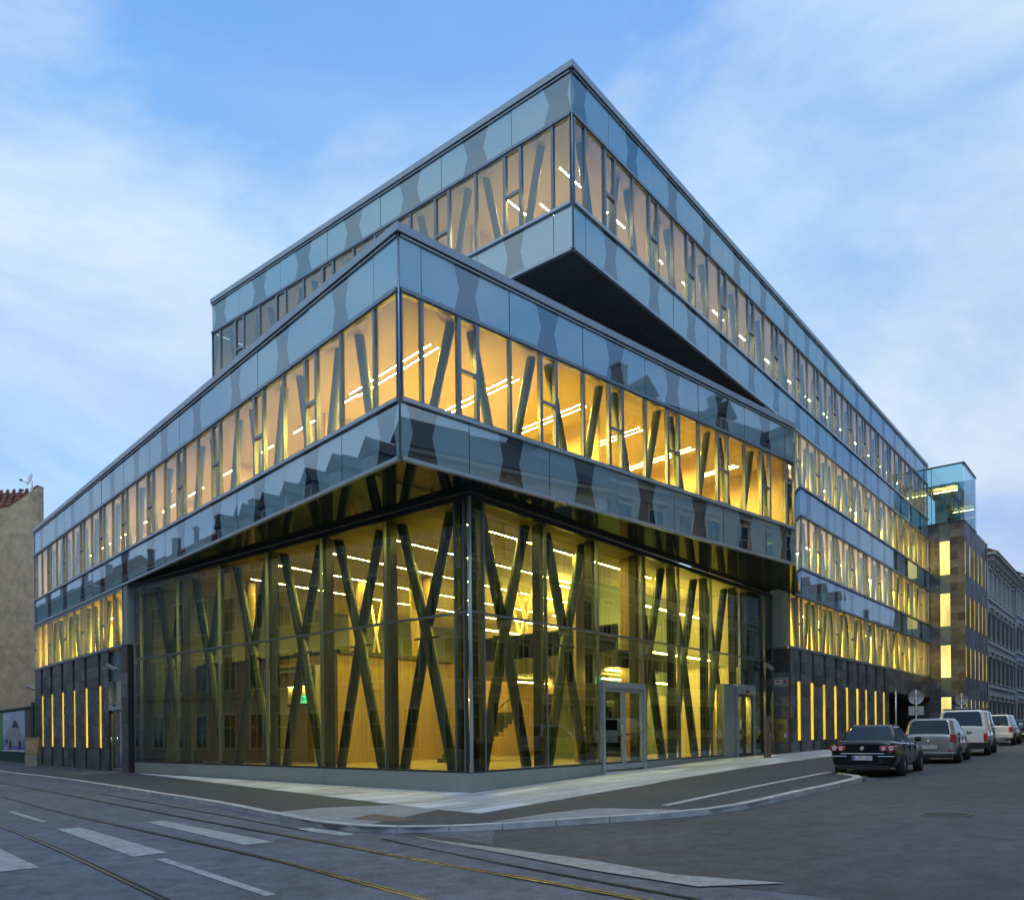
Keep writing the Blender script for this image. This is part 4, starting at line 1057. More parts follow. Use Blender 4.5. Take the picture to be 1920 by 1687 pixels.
tb(TF, -.5, 2.6, -5.5, -5.4, TZ, GBT - .1, 'back_wall', 'panel'); tb(TR, 0.3, .42, -.5, -.38, TZ + .05, 21.9, 'post', 'framel')
slab_ = MB(); p, q = TF.p(.2, -1.5), TF.p(1.9, -1.5); slab_.prism([(p.x, p.y), (q.x, q.y), (q.x + .06, q.y + .06), (p.x + .03, p.y + .03)], 21.6, 21.64); part(slab_, 'light_strip', M['strip_tower'], tower)
# potted plant in the box
pp = TF.p(1.55, -.8); pl = thing('potted_plant', 'tall green plant in a clay pot inside the rooftop glass box', 'plant', (pp.x, pp.y, TZ + .05))
mb = MB(); mb.lathe([(.001, 0), (.22, 0), (.32, .45), (.28, .45), (.001, .40)], 14); part(mb, 'pot', M['terra'], pl)
mb = MB()
for k in range(60):
    a = random.uniform(0, 6.28); h = random.uniform(.45, 1.9); r_ = .28 * (1 - abs(h - 1.0) / 1.2) + .05
    c = Vector((math.cos(a) * r_ * .5, math.sin(a) * r_ * .5, h)); t_ = c + Vector((math.cos(a) * .16, math.sin(a) * .16, random.uniform(.1, .28))); n = Vector((-math.sin(a), math.cos(a), 0)) * .05
    mb.face([c, (c + t_) / 2 + n, t_, (c + t_) / 2 - n])
part(mb, 'foliage', M['leaf'], pl)

# ------------------------------------------------------------------ other houses
def house(name, label, P, ang, sg, L, depth, z0, eave, floors, cols, wall, roofm, ridge=4.0, dormers=0, ornate=False, shutters=False, chim=2, group=None, hip=0.0, dormer_mat=None):
    F = Face(P, ang, sg); h = thing(name, label, 'house', group=group)
    def hb(F_, a, b, o0, o1, za, zb, nm, mt, par=h): return bars(F_, a, b, o0, o1, za, zb, nm, mt, par)
    hb(F, 0, L, -depth, 0, z0 - .3, eave, 'wall', wall)
    fh = (eave - z0 - .6) / floors; pw = L / cols
    for i in range(floors):
        for c in range(cols):
            s = (c + .5) * pw; ww = min(1.15, pw * .42); za = z0 + .9 + i * fh; zb = za + min(fh * .58, 2.3)
            def wf():
                mb = MB(); y = .06 * sg
                mb.box(-ww / 2 - .14, -ww / 2, 0, y, 0, zb - za); mb.box(ww / 2, ww / 2 + .14, 0, y, 0, zb - za)
                mb.box(-ww / 2 - .2, ww / 2 + .2, 0, y * 1.6, -.12, 0); mb.box(-ww / 2 - .2, ww / 2 + .2, 0, y * 1.8, zb - za, zb - za + .16)
                if ornate:
                    mb.box(-ww / 2 - .32, ww / 2 + .32, 0, y * 4.5, zb - za + .42, zb - za + .56); mb.box(-ww / 2 - .22, -ww / 2 - .05, 0, y * 3.0, zb - za + .1, zb - za + .42); mb.box(ww / 2 + .05, ww / 2 + .22, 0, y * 3.0, zb - za + .1, zb - za + .42)
                mb.box(-.03, .03, 0, y * .6, 0, zb - za); mb.box(-ww / 2, ww / 2, 0, y * .6, (zb - za) * .62, (zb - za) * .62 + .05)
                return mb.mesh('window', [M['trim']])
            w = link('window', cmesh(('hw', name, sg, round(ww, 3), round(zb - za, 3), ornate), wf), h, F.mw(s, 0.0, za))
            def pf():
                mb = MB(); P_ = [(-ww / 2, .012 * sg, 0), (ww / 2, .012 * sg, 0), (ww / 2, .012 * sg, zb - za), (-ww / 2, .012 * sg, zb - za)]
                mb.face(P_ if sg < 0 else P_[::-1]); return mb.mesh('pane', [M['houseglass']])
            link('pane', cmesh(('hp', sg, round(ww, 3), round(zb - za, 3)), pf), w, F.mw(s, 0, za))
            if shutters and 0 < i < floors - 1 or (shutters and i == 0):
                for q in (-1, 1):
                    def sf():
                        mb = MB(); mb.box(0, .48, 0, .05 * sg, 0, zb - za); return mb.mesh('shutter', [M['shutter']])
                    link('shutter', cmesh(('sh', sg, round(zb - za, 3)), sf), w, F.mw(s + (-ww / 2 - .64 if q < 0 else ww / 2 + .16), .07, za))
        if i: hb(F, 0, L, 0, .12, z0 + .35 + i * fh, z0 + .58 + i * fh, 'string_course', 'trim' if ornate else wall)
        if ornate and i == floors - 1:
            k = 0
            while k < L / 1.1: hb(F, .3 + k * 1.1, .5 + k * 1.1, 0, .55, eave - .75, eave - .25, 'cornice_bracket', 'trim'); k += 1
    hb(F, -.1, L + .1, 0, .75 if ornate else .45, eave - .25, eave, 'cornice', 'trim')
    # roof
    mb = MB(); ov = .85 if ornate else .55; ym = -depth / 2
    a0, a1 = (-.05, eave), (L + .05, eave)
    def pt(s, o, z): q = F.p(s, o); return (q.x, q.y, z)
    A, B, C_, Dd = pt(-.1, ov, eave), pt(L + .1, ov, eave), pt(L + .1, -depth - ov, eave), pt(-.1, -depth - ov, eave)
    R0, R1 = pt(hip, ym, eave + ridge), pt(L - hip, ym, eave + ridge)
    for q in ([A, B, R1, R0], [B, C_, R1], [C_, Dd, R0, R1], [Dd, A, R0], [A, Dd, C_, B]): mb.face(q if sg < 0 else q[::-1])
    roof = part(mb, 'roof', M[roofm], h)
    for k in range(chim):
        s = L * (k + .6) / (chim + .2); hb(F, s, s + .9, ym - .3, ym + .35, eave + ridge * .6, eave + ridge + 1.3, 'chimney', 'housec'); hb(F, s - .08, s + .98, ym - .38, ym + .43, eave + ridge + 1.3, eave + ridge + 1.45, 'chimney_cap', 'trim')
    for k in range(dormers):
        s = L * (k + .5) / dormers; dm = dormer_mat or wall
        hb(F, s - .85, s + .85, -2.6, -.15, eave - .1, eave + 2.0, 'dormer', dm)
        mb = MB(); e0 = eave + 2.0
        q = [pt(s - 1.0, .1, e0), pt(s + 1.0, .1, e0), pt(s + 1.0, -3.6, e0), pt(s - 1.0, -3.6, e0)]; t0, t1 = pt(s, .1, e0 + 1.1), pt(s, -3.6, e0 + 1.1)
        for f_ in ([q[0], q[1], t0], [q[1], q[2], t1, t0], [q[3], q[0], t0, t1], [q[2], q[3], t1], [q[3], q[2], q[1], q[0]]): mb.face(f_ if sg < 0 else f_[::-1])
        part(mb, 'dormer_roof', M[roofm], h)
        mb = MB(); P_ = [(-.45, .01 * sg, 0), (.45, .01 * sg, 0), (.45, .01 * sg, 1.4), (-.45, .01 * sg, 1.4)]; mb.face(P_ if sg < 0 else P_[::-1]); link('dormer_pane', mb.mesh('dormer_pane', [M['houseglass']]), h, F.mw(s, -.14, eave + .35))
        mb = MB(); mb.box(-.55, -.45, 0, .05 * sg, 0, 1.4); mb.box(.45, .55, 0, .05 * sg, 0, 1.4); mb.box(-.55, .55, 0, .05 * sg, 1.4, 1.5); mb.box(-.03, .03, 0, .04 * sg, 0, 1.4); link('dormer_frame', mb.mesh('dormer_frame', [M['whitep']]), h, F.mw(s, -.14, eave + .35))
    return h
HP = TR.p(TL + .15, 0)
house('town_house', 'ornate grey town house with bracketed cornice next to the stone tower', HP, 50.9, -1, 17.0, 12, g(HP.x), 17.9, 4, 6, 'ornate', 'tile', 3.2, 0, True, True, 1, 'town houses along the side street')
HP2 = TR.p(TL + 17.3, .25)
house('town_house', 'bluish grey town house at the right edge, second from the stone tower', HP2, 50.9, -1, 20, 12, g(HP2.x), 18.3, 4, 7, 'ornate2', 'slate', 3.5, 0, True, True, 2, 'town houses along the side street')
# houses across the streets, behind the camera: seen mirrored in the panes
A0 = LL.n * 3.2
def AP(t): return A0 + LL.d * t
house('town_house', 'low beige house behind the camera on the tram street', AP(2.0), 132.5, -1, 19.0, 11, 0, 10.5, 3, 6, 'housec', 'slate', 3.5, 0, False, False, 1, 'houses mirrored in the panes')
house('town_house', 'pale house with a steep gable mirrored below the lit corner window', AP(24.0), 132.5, -1, 9.0, 11, 0, 16.6, 4, 3, 'houseb', 'slate', 4.4, 0, False, False, 1, 'houses mirrored in the panes', hip=3.2)
house('town_house', 'yellow house with a row of dormers mirrored in the lower panels', AP(33.2), 132.5, -1, 33.0, 11, 0, 17.0, 4, 12, 'housea', 'slate', 4.2, 9, False, False, 3, 'houses mirrored in the panes')
house('town_house', 'beige house with tall chimneys mirrored in the left panels', AP(66.4), 132.5, -1, 34.0, 11, 0, 18.0, 4, 12, 'housec', 'tile', 4.2, 0, True, False, 5, 'houses mirrored in the panes')
house('town_house', 'pale house mirrored in the windows at the far left', AP(100.6), 132.5, -1, 50.0, 11, 0, 19.5, 5, 17, 'houseb', 'tile', 4.2, 0, True, False, 5, 'houses mirrored in the panes')
B0 = UR.n * 3.6
def BP(t): return B0 + UR.d * t
house('town_house', 'pale corner house mirrored in the right side of the lobby', BP(13.0), 50.9, 1, 24.0, 12, .3, 16.6, 4, 8, 'houseb2', 'slate', 4.2, 0, False, False, 1, 'houses mirrored in the panes', hip=3.0)
house('town_house', 'tall beige house mirrored in the middle of the long facade', BP(37.2), 50.9, 1, 22.0, 12, .6, 21.5, 5, 8, 'housec', 'slate', 5.2, 3, True, False, 2, 'houses mirrored in the panes')
house('town_house', 'grey ornate house mirrored towards the end of the long facade', BP(59.4), 50.9, 1, 22.0, 12, .9, 21.0, 5, 8, 'ornate', 'tile', 5.0, 3, True, True, 3, 'houses mirrored in the panes')
house('town_house', 'pale house with dormers mirrored far down the side street', BP(81.6), 50.9, 1, 34.0, 12, 1.2, 17.5, 4, 12, 'houseb', 'tile', 4.0, 5, True, False, 3, 'houses mirrored in the panes')
house('town_house', 'beige house mirrored at the far end of the side street', BP(115.8), 50.9, 1, 60.0, 12, 1.3, 17.0, 4, 20, 'housec', 'tile', 4, 0, True, False, 3, 'houses mirrored in the panes')

# ------------------------------------------------------------------ neighbour at the left with blank gable wall
nb = thing('gable_house', 'tall house with blank brown stucco gable wall at the left edge', 'house')
NF = Face((-35.75, 60.3), 172, 1); KZ = 1.15          # wall runs to the left, facing the camera
mb = MB()
def npt(s, o, z): return NF.p3(s * KZ, o, 1.75 + (z - 1.75) * KZ)
prof = [(0, -.2), (3.6, -.2), (3.6, 16.95), (2.05, 17.15), (.0, 18.35)]
fr = [npt(s, 0, z) for s, z in prof]; bk = [npt(s, -.6, z) for s, z in prof]
mb.face(fr[::-1] if NF.n.y < 0 else fr)
for k in range(len(prof)): q = (k + 1) % len(prof); mb.face([fr[k], fr[q], bk[q], bk[k]])
part(mb, 'gable_wall', M['stucco'], nb)
mb = MB(); mb.face([npt(1.4, -.6, 17.1), npt(4, -.6, 17.0), npt(7, -4.5, 19.4), npt(3.7, -4.5, 19.3)]); part(mb, 'roof', M['tile'], nb)
mb = MB()
for k in range(7):
    for q in range(5):
        a, b = npt(1.6 + k * .3 + q * .5, -.62 - k * .5, 17.14 + k * .33), npt(1.6 + (k + 1) * .3 + q * .5, -1.1 - k * .5, 17.4 + k * .33)
        mb.tube(a, b, .13, .12, 6)
o = part(mb, 'roof_tile', M['tile'], nb); o['kind'] = 'stuff'
for (s0, s1, z0, z1) in ((0, 2.05, 18.35, 17.15), (2.05, 3.6, 17.15, 16.95)):
    mb = MB(); P = [npt(s0, .06, z0), npt(s1, .06, z1), npt(s1, -.66, z1), npt(s0, -.66, z0)]; T = [(p[0], p[1], p[2] + .06) for p in P]
    mb.face(T); mb.face(P[::-1])
    for k in range(4): q = (k + 1) % 4; mb.face([P[k], P[q], T[q], T[k]])
    part(mb, 'wall_coping', M['tile'], nb)
# body behind and green copper roof to the right
mb = MB(); p = [NF.p(0, -.6), NF.p(-2.2, -5), NF.p(-2.2, -14), NF.p(4.1, -14), NF.p(4.1, -.62)]; mb.prism([(q.x, q.y) for q in p], 0, 14); part(mb, 'wall', M['stucco'], nb)
cq = lambda o: [(q.x, q.y) for q in (NF.p(-.02, -3.6 - o), NF.p(-1.3, -3.6 - o), NF.p(-1.3, -8), NF.p(-.02, -8))]
mb = MB(); mb.prism(cq(.05), 13.9, 19.9); part(mb, 'dormer_wall', M['stucco'], nb)
mb = MB(); mb.prism(cq(0), 19.9, 20.1); part(mb, 'dormer_trim', M['tile'], nb)
mb = MB(); p = [NF.p3(-.02, -3.5, 20.1), NF.p3(-1.35, -3.5, 20.1), NF.p3(-1.35, -6, 21.3), NF.p3(-.02, -6, 21.4)]; mb.face(p[::-1]); mb.face([p[1], NF.p3(-1.35, -8, 20.1), p[2]]); part(mb, 'copper_roof', M['copper'], nb)
def dish(px_s, off, z, r, label):
    p = NF.p(px_s * KZ, off); z = 1.75 + (z - 1.75) * KZ; r = r * KZ; t_ = thing('satellite_dish', label, 'satellite dish', (p.x, p.y, z), R(-20), 'satellite dishes on the gable')
    mb = MB()
    prof = [(.001, .10)] + [(r * k / 6, .10 - .0 + .10 * (k / 6) ** 2) for k in range(1, 7)]
    mb.lathe(prof, 18, 0, 'y'); mb.lathe([(a, h + .02) for a, h in prof][::-1], 18, 0, 'y')
    part(mb, 'reflector', M['whitep'], t_).matrix_basis = Matrix.Rotation(R(160), 4, 'Z') @ Matrix.Rotation(R(18), 4, 'X')
    mb = MB(); mb.tube((0, 0, -r - .35), (0, 0, 0), .03, .03, 8); part(mb, 'mast', M['galv'], t_)
    mb = MB(); mb.tube((-.1, -.15, -r * .5), (-.45, -.55, -.05), .018, .018, 6); mb.box(-.52, -.40, -.62, -.5, -.1, .04); part(mb, 'feed_arm', M['trimblk'], t_)
dish(.55, -.2, 18.75, .42, 'large white satellite dish on top of the gable wall')
dish(.05, .35, 17.9, .27, 'small white satellite dish on the right edge of the gable wall')

# hoarding with posters along the street line
hd = thing('hoarding', 'dark green hoarding with advertising posters below the gable wall', 'hoarding')
HF = Face(LL.p(LLE + .6, .12), 132.5, 1)
hz = g(HF.p(0).x)
bars(HF, 0, 12, -.15, 0, hz - .1, 3.75, 'board', 'green', hd); bars(HF, -.55, 0.0, -.2, .05, hz - .1, 4.0, 'end_post', 'green', hd)
bars(HF, .0, 12, -.16, .06, 3.75, 3.83, 'top_rail', 'concg', hd)
po = bars(HF, 1.9, 9.0, .0, .03, .82, 3.55, 'poster', 'poster', hd)
bars(HF, .3, 1.7, 0, .03, .95, 3.5, 'poster', 'brown', hd); bars(HF, 9.2, 11.8, 0, .03, .82, 3.55, 'poster', 'lgreen', hd)
def flat(name, pts, mt, par, off):
    mb = MB(); P = [HF.p3(1.9 + (x - 1.5) * 1.82, off, z) for x, z in pts]
    a = sum(pts[k][0] * pts[(k + 1) % len(pts)][1] - pts[(k + 1) % len(pts)][0] * pts[k][1] for k in range(len(pts)))
    mb.face(P if a < 0 else P[::-1]); o = part(mb, name, M[mt], None); o.parent = par; o.matrix_basis = WM(par).inverted(); return o
flat('printed_car', [(2.2, 1.35), (2.05, 1.9), (2.3, 2.45), (2.75, 3.0), (3.4, 3.05), (3.75, 2.6), (4.6, 2.25), (4.95, 1.9), (4.9, 1.4), (4.4, 1.2), (2.9, 1.2)], 'galv', po, .033)
flat('printed_windscreen', [(2.5, 2.42), (2.85, 2.9), (3.3, 2.93), (3.62, 2.5)], 'ink', po, .036)
flat('printed_wheel', [(2.35 + .22 * math.cos(k), 1.3 + .36 * math.sin(k)) for k in [i * .63 for i in range(10)]], 'ink', po, .036)
flat('printed_wheel', [(3.95 + .25 * math.cos(k), 1.3 + .36 * math.sin(k)) for k in [i * .63 for i in range(10)]], 'ink', po, .036)
flat('printed_grille', [(4.4, 1.35), (4.4, 1.65), (4.85, 1.72), (4.85, 1.42)], 'ink', po, .036)
for k, (a, b, z) in enumerate(((3.9, 5.1, 3.25), (4.2, 5.1, 3.05), (4.5, 5.1, 1.02))): flat('printed_line', [(a, z), (b, z), (b, z + .10), (a, z + .10)], 'plate', po, .036)
flat('printed_margin', [(1.52, .84), (5.38, .84), (5.38, .95), (1.52, .95)], 'plate', po, .036)
# cable cabinet
cp = Vector((-28.15, 46.65)); cb = thing('cable_cabinet', 'tan cable cabinet on a grey base beside the green hoarding', 'cabinet', (cp.x, cp.y, g(cp.x)), R(8))
mb = MB(); mb.box(-.33, .33, -.15, .15, -.05, .68); clean(part(mb, 'base', M['concg'], cb), .012)
mb = MB(); mb.box(-.30, .30, -.15, .15, .70, 1.62); clean(part(mb, 'body', M['tan'], cb), .015)
mb = MB(); mb.box(-.33, .33, -.18, .18, 1.62, 1.68); part(mb, 'lid', M['tan'], cb)
for x in (-.09, .09): 
    mb = MB(); mb.tube((x, -.15, .92), (x, -.19, .92), .035, .035, 10); part(mb, 'lock', M['brass'], cb)

# ------------------------------------------------------------------ small things on the building
def camera_cctv(p, rz, label):
    t_ = thing('security_camera', label, 'camera', p, rz, 'security cameras on the facade')
    mb = MB(); mb.box(-.30, .18, -.075, .075, -.07, .07); clean(part(mb, 'housing', M['galv'], t_), .02)
    mb = MB(); mb.box(-.36, .20, -.095, .095, .07, .09); part(mb, 'sun_shield', M['whitep'], t_)
    mb = MB(); mb.lathe([(.055, -.305), (.055, -.30), (.001, -.30)], 12, 0, 'x'); part(mb, 'lens', M['ink'], t_)
    mb = MB(); mb.tube((.0, 0, -.07), (.22, 0, -.2), .025, .025, 8); part(mb, 'bracket', M['galv'], t_)
    for ch in t_.children: ch.matrix_basis = Matrix.Rotation(R(-28), 4, 'Y') @ ch.matrix_basis
p = LL.p3(23.3, .45, 5.05); camera_cctv(p, R(190), 'silver security camera above the sliding door on the left')
p = LL.p3(39.9, .45, 4.9); camera_cctv(p, R(190), 'white security camera at the left end of the stone base')
p = UR.p3(17.5, -.2, 5.2); camera_cctv(GR.p3(21.9, .35, 4.95), R(215), 'silver security camera above the right sliding door')
# wall sign board and brass plate at the stone corner
sb = thing('call_panel', 'brass call panel on the dark stone corner', 'panel')
bars(RT, .1, .85, .05, .065, 1.15, 2.35, 'plate', 'brass', sb); bars(RT, .28, .6, .067, .075, 1.75, 2.1, 'screen', 'bronze', sb); bars(RT, .16, .30, .067, .075, 1.38, 1.58, 'label', 'plate', sb); bars(RT, .62, .68, .067, .075, 1.45, 1.51, 'button', 'ink', sb)
sb = thing('wall_sign', 'small pale sign with a red dot on the stone corner', 'sign')
bars(RT, .05, .82, .05, .06, 4.0, 4.5, 'board', 'concg', sb); bars(RT, .38, .78, .062, .066, 4.16, 4.38, 'panel', 'plate', sb); bars(RT, .45, .70, .068, .07, 4.24, 4.32, 'print', 'red', sb)
mb = MB(); mb.lathe([(.075, .0), (.075, .012), (.001, .012)], 14, 0, 'y'); o = link('red_dot', mb.mesh('red_dot', [M['red']]), sb, RT.mw(.2, .062, 4.27))
# intercom pillar
pv_ = Vector((11.42, 35.6)); pz = g(pv_.x)
pi_ = thing('intercom_pillar', 'brown metal intercom pillar on the pavement before the stone corner', 'pillar', (pv_.x, pv_.y, pz), R(50))
mb = MB(); n = 20
ring = [(.235 * math.cos(2 * math.pi * k / n), .13 * math.sin(2 * math.pi * k / n)) for k in range(n)]
mb.prism(ring, -.05, 1.86); clean(part(mb, 'body', M['bronze'], pi_), .01)
mb = MB(); mb.box(-.02, .10, -.145, -.125, .98, 1.04); part(mb, 'slot', M['plate'], pi_)
mb = MB(); mb.box(.0, .06, -.142, -.125, 1.2, 1.6); part(mb, 'lettering_strip', M['ink'], pi_)
# exit signs in the lobby
def exit_sign(a, b, z, label):
    p = lob(a, b); t_ = thing('exit_sign', label, 'exit sign', (p.x, p.y, z), R(50.9), 'green exit signs in the lobby')
    mb = MB(); mb.box(-.04, .04, -.32, .32, 0, .3); part(mb, 'case', M['exit'], t_)
    for s in (-.045, .045):
        mb = MB(); mb.box(min(s, s * .9), max(s, s * .9), .06, .16, .06, .22); mb.box(min(s, s * .9), max(s, s * .9), -.18, -.02, .12, .16); part(mb, 'pictogram', M['plate'], t_)
exit_sign(12.7, 3.4, 3.14, 'green exit sign above the double door in the timber wall')
exit_sign(14.5, 9.9, 6.55, 'green exit sign high above the timber box at the left')
exit_sign(3.4, 10.9, 6.75, 'green exit sign high above the entrance doors')
exit_sign(4.6, 13.5, 4.0, 'green exit sign under the gallery near the glass corner')
fs = lob(14.4, 2.9); t_ = thing('fire_sign', 'small red fire sign on the timber wall beside the double door', 'sign', (fs.x, fs.y, 2.6), R(50.9))
mb = MB(); mb.box(-.02, 0, -.22, .22, -.22, .22); part(mb, 'board', M['red'], t_); mb = MB(); mb.box(-.025, -.021, -.05, .05, -.14, .14); part(mb, 'pictogram', M['plate'], t_)
fs = GR.p3(8.75, -1.9, 1.9); t_ = thing('fire_alarm', 'small red alarm box seen through the entrance door', 'alarm', fs, R(-40))
mb = MB(); mb.box(-.14, .14, -.05, .05, -.14, .14); part(mb, 'case', M['red'], t_); mb = MB(); mb.box(-.07, .07, -.056, -.051, -.07, .07); part(mb, 'button_plate', M['plate'], t_)
bars(GR, 8.3, 9.2, -2.1, -1.97, ZP, 8.7, 'stone_pier', 'wood')
# road signs from behind
def road_sign(x, y, zc, label):
    z0 = g(x); t_ = thing('road_sign', label, 'road sign', (x, y, z0), R(-25), 'no parking signs along the side street')
    h = zc - z0
    mb = MB(); mb.tube((0, 0, -.05), (0, 0, h + .34), .038, .038, 10); part(mb, 'post', M['galv'], t_)
    mb = MB(); mb.lathe([(.001, .055), (.305, .055), (.318, .045), (.318, .065), (.001, .066)], 28, 0, 'y'); o = part(mb, 'disc', M['galv'], t_); o.location = (0, 0, h)
    mb = MB(); mb.box(-.31, .31, .045, .062, h - .80, h - .40); clean(part(mb, 'plate', M['galv'], t_), .004)
    for zz in (h + .12, h - .12, h - .6):
        mb = MB(); mb.box(-.09, .09, -.045, .05, zz - .015, zz + .015); part(mb, 'clamp', M['galv'], t_)
road_sign(18.2, 35.8, 3.17, 'grey back of a round road sign in front of the passage')
road_sign(25.0, 44.2, 3.36, 'grey back of a round road sign in front of the stone tower')
z0 = g(19.8); t_ = thing('barrier_pole', 'thin grey pole at the edge of the dark passage', 'pole', (19.8, 41.0, z0))
mb = MB(); mb.tube((0, 0, -.05), (0, 0, 3.0), .045, .045, 8); part(mb, 'shaft', M['galv'], t_); mb = MB(); mb.lathe([(.055, 3.0), (.055, 3.05), (.001, 3.07)], 10); part(mb, 'cap', M['galv'], t_)

# ------------------------------------------------------------------ cars
def text_mesh(txt, size):
    c = bpy.data.curves.new('txt', 'FONT'); c.body = txt; c.size = size; c.align_x = 'CENTER'; c.align_y = 'CENTER'; c.extrude = .001
    o = bpy.data.objects.new('txt', c); COL.objects.link(o)
    dg = bpy.context.evaluated_depsgraph_get(); me = bpy.data.meshes.new_from_object(o.evaluated_get(dg)); bpy.data.objects.remove(o); return me
def wheel(car, x, y, r, sgn):
    """tyre with rim as sub-part; axis along y"""
    mb = MB(); w = .11
    mb.lathe([(r * .62, -w), (r * .93, -w), (r, -w * .6), (r, w * .6), (r * .93, w), (r * .62, w), (r * .62, -w)], 28, 0, 'y')
    t_ = part(mb, 'wheel', M['tyre'], car); t_.location = (x, y, r)
    mb = MB(); yo = sgn * w * .92
    mb.lathe([(r * .64, yo * .6), (r * .64, yo), (r * .56, yo)], 28, 0, 'y')
    for k in range(7):
        a = 2 * math.pi * k / 7; ca, sa = math.cos(a), math.sin(a); h = .032
        p = [(-sa * h + ca * .05, sa * .05 + ca * h), (sa * h + ca * .05, sa * .05 - ca * h), (sa * h * .8 + ca * r * .6, sa * r * .6 - ca * h * .8), (-sa * h * .8 + ca * r * .6, sa * r * .6 + ca * h * .8)]
        q = [(u, yo * .93, v) for u, v in p]; mb.face(q if sgn > 0 else q[::-1])
    mb.lathe([(.07, yo * .8), (.07, yo), (.001, yo)], 14, 0, 'y')
    rm = part(mb, 'rim', M['rim'], t_)
    mb = MB(); mb.lathe([(r * .63, yo * .35), (.001, yo * .35)], 20, 0, 'y'); part(mb, 'brake_disc', M['trimblk'], t_)
def car(label, RA, ang, spec, paint, name='parked_car', cat='car'):
    """RA = middle of the rear axle on the ground; local x points forward"""
    zr = g(RA[0]) + ROADZ
    hd_ = D(ang); pitch = math.atan((g(RA[0] + hd_.x * 2.7) - g(RA[0])) / 2.7)
    c = thing(name, label, cat, group='cars parked along the side street')
    c.matrix_basis = Matrix.Translation((RA[0], RA[1], zr)) @ Matrix.Rotation(R(ang), 4, 'Z') @ Matrix.Rotation(-pitch, 4, 'Y')
    S = spec; W = S['w'] / 2
    # lower body loft
    st = S['stations']; mb = MB(); rings = []
    for (x, zb, zt, k) in st:
        w = W * k; zm = lerp(zb, zt, .55)
        half = [(0, zb), (w * .82, zb), (w * .95, zb + .06), (w, zm - .12), (w * 1.0, zm), (w * .975, zt - .10), (w * .90, zt - .01), (w * .6, zt + .02), (0, zt + .03)]
        ring = [(x, y, z_) for y, z_ in half] + [(x, -y, z_) for y, z_ in half[-2:0:-1]]
        rings.append(ring)
    n = len(rings[0]); i0 = 0
    for r_ in rings: mb.v += r_
    for a in range(len(rings) - 1):
        for k in range(n):
            q = (k + 1) % n; mb.f.append((a * n + k, a * n + q, (a + 1) * n + q, (a + 1) * n + k)); mb.m.append(0); mb.sm.append(True)
    mb.f.append(tuple(range(n))[::-1]); mb.m.append(0); mb.sm.append(True)
    mb.f.append(tuple((len(rings) - 1) * n + k for k in range(n))); mb.m.append(0); mb.sm.append(True)
    bd = part(mb, 'body', paint, c); clean(bd, 0, 0, 2)
    # greenhouse: ring at the belt and ring at the roof
    xr0, xr1, xf1, xf0 = S['gh']; zb, zt = S['belt'], S['h']; wb, wt_ = W * S.get('wb', .90), W * S.get('wt', .68)
    mb = MB(); nx = 8
    def ringpt(t, up):   # t along the length 0..1
        return lerp(xr0, xf0, t) if not up else lerp(xr1, xf1, t)
    low = [(xr0, -wb * .93), (xr0 + .18, -wb), (xf0 - .25, -wb), (xf0, -wb * .86), (xf0, wb * .86), (xf0 - .25, wb), (xr0 + .18, wb), (xr0, wb * .93)]
    up = [(xr1, -wt_ * .92), (xr1 + .15, -wt_), (xf1 - .15, -wt_), (xf1, -wt_ * .9), (xf1, wt_ * .9), (xf1 - .15, wt_), (xr1 + .15, wt_), (xr1, wt_ * .92)]
    zl = [zb - .12] * 8; zu = [zt - .05] * 8
    P0 = [(p[0], p[1], z_) for p, z_ in zip(low, zl)]; P1 = [(p[0], p[1], z_) for p, z_ in zip(up, zu)]
    cxm = (xr1 + xf1) / 2
    P2 = [(lerp(p[0], cxm, .12), p[1] * .82, zt) for p in up]
    for k in range(8):
        q = (k + 1) % 8; mb.face([P0[k], P0[q], P1[q], P1[k]]); mb.face([P1[k], P1[q], P2[q], P2[k]])
    mb.face(P2)
    bm = bmesh.new(); me = mb.mesh('cabin', [paint]); bm.from_mesh(me); bmesh.ops.remove_doubles(bm, verts=bm.verts[:], dist=.001); bmesh.ops.recalc_face_normals(bm, faces=bm.faces[:]); bm.to_mesh(me); bm.free()
    cb_ = bpy.data.objects.new('cabin', me); COL.objects.link(cb_); cb_.parent = c; clean(cb_, S.get('bev', .06), 4)
    for f_ in me.polygons: f_.use_smooth = True
    # glass set in the cabin faces
    def glass(nm, a, b, c_, d_, ins=(.06, .06, .08, .06), out=.012):
        """quad a,b bottom; d_,c_ top; inset left,right,bottom,top in 0..1 of the quad"""
        a, b, c_, d_ = map(Vector, (a, b, c_, d_))
        def at(u, v): return (a.lerp(b, u)).lerp(d_.lerp(c_, u), v)
        nrm = (b - a).cross(d_ - a).normalized()
        if nrm.dot((a + b + c_ + d_) / 4 - Vector((cxm, 0, 1.0))) < 0: nrm = -nrm
        U0, U1, V0, V1 = ins[0], 1 - ins[1], ins[2], 1 - ins[3]
        mb = MB(); r_ = .12
        P = [at(U0 + .03, V0), at(U1 - .03, V0), at(U1, V0 + .06), at(U1, V1 - .1), at(U1 - .05, V1), at(U0 + .05, V1), at(U0, V1 - .1), at(U0, V0 + .06)]
        P = [p + nrm * out for p in P]
        Q = [p - nrm * (out + .02) for p in P]
        ok = (P[1] - P[0]).cross(P[3] - P[0]).dot(nrm) > 0
        mb.face(P if ok else P[::-1])
        for k in range(8): q = (k + 1) % 8; mb.face([P[k], P[q], Q[q], Q[k]] if not ok else [Q[k], Q[q], P[q], P[k]])
        return part(mb, nm, M['carglass'], c)
    vb = S.get('vb', .17)
    glass('rear_window', P0[7], P0[0], P1[0], P1[7], (.05, .05, vb, .03)); glass('windscreen', P0[3], P0[4], P1[4], P1[3], (.04, .04, vb, .03))
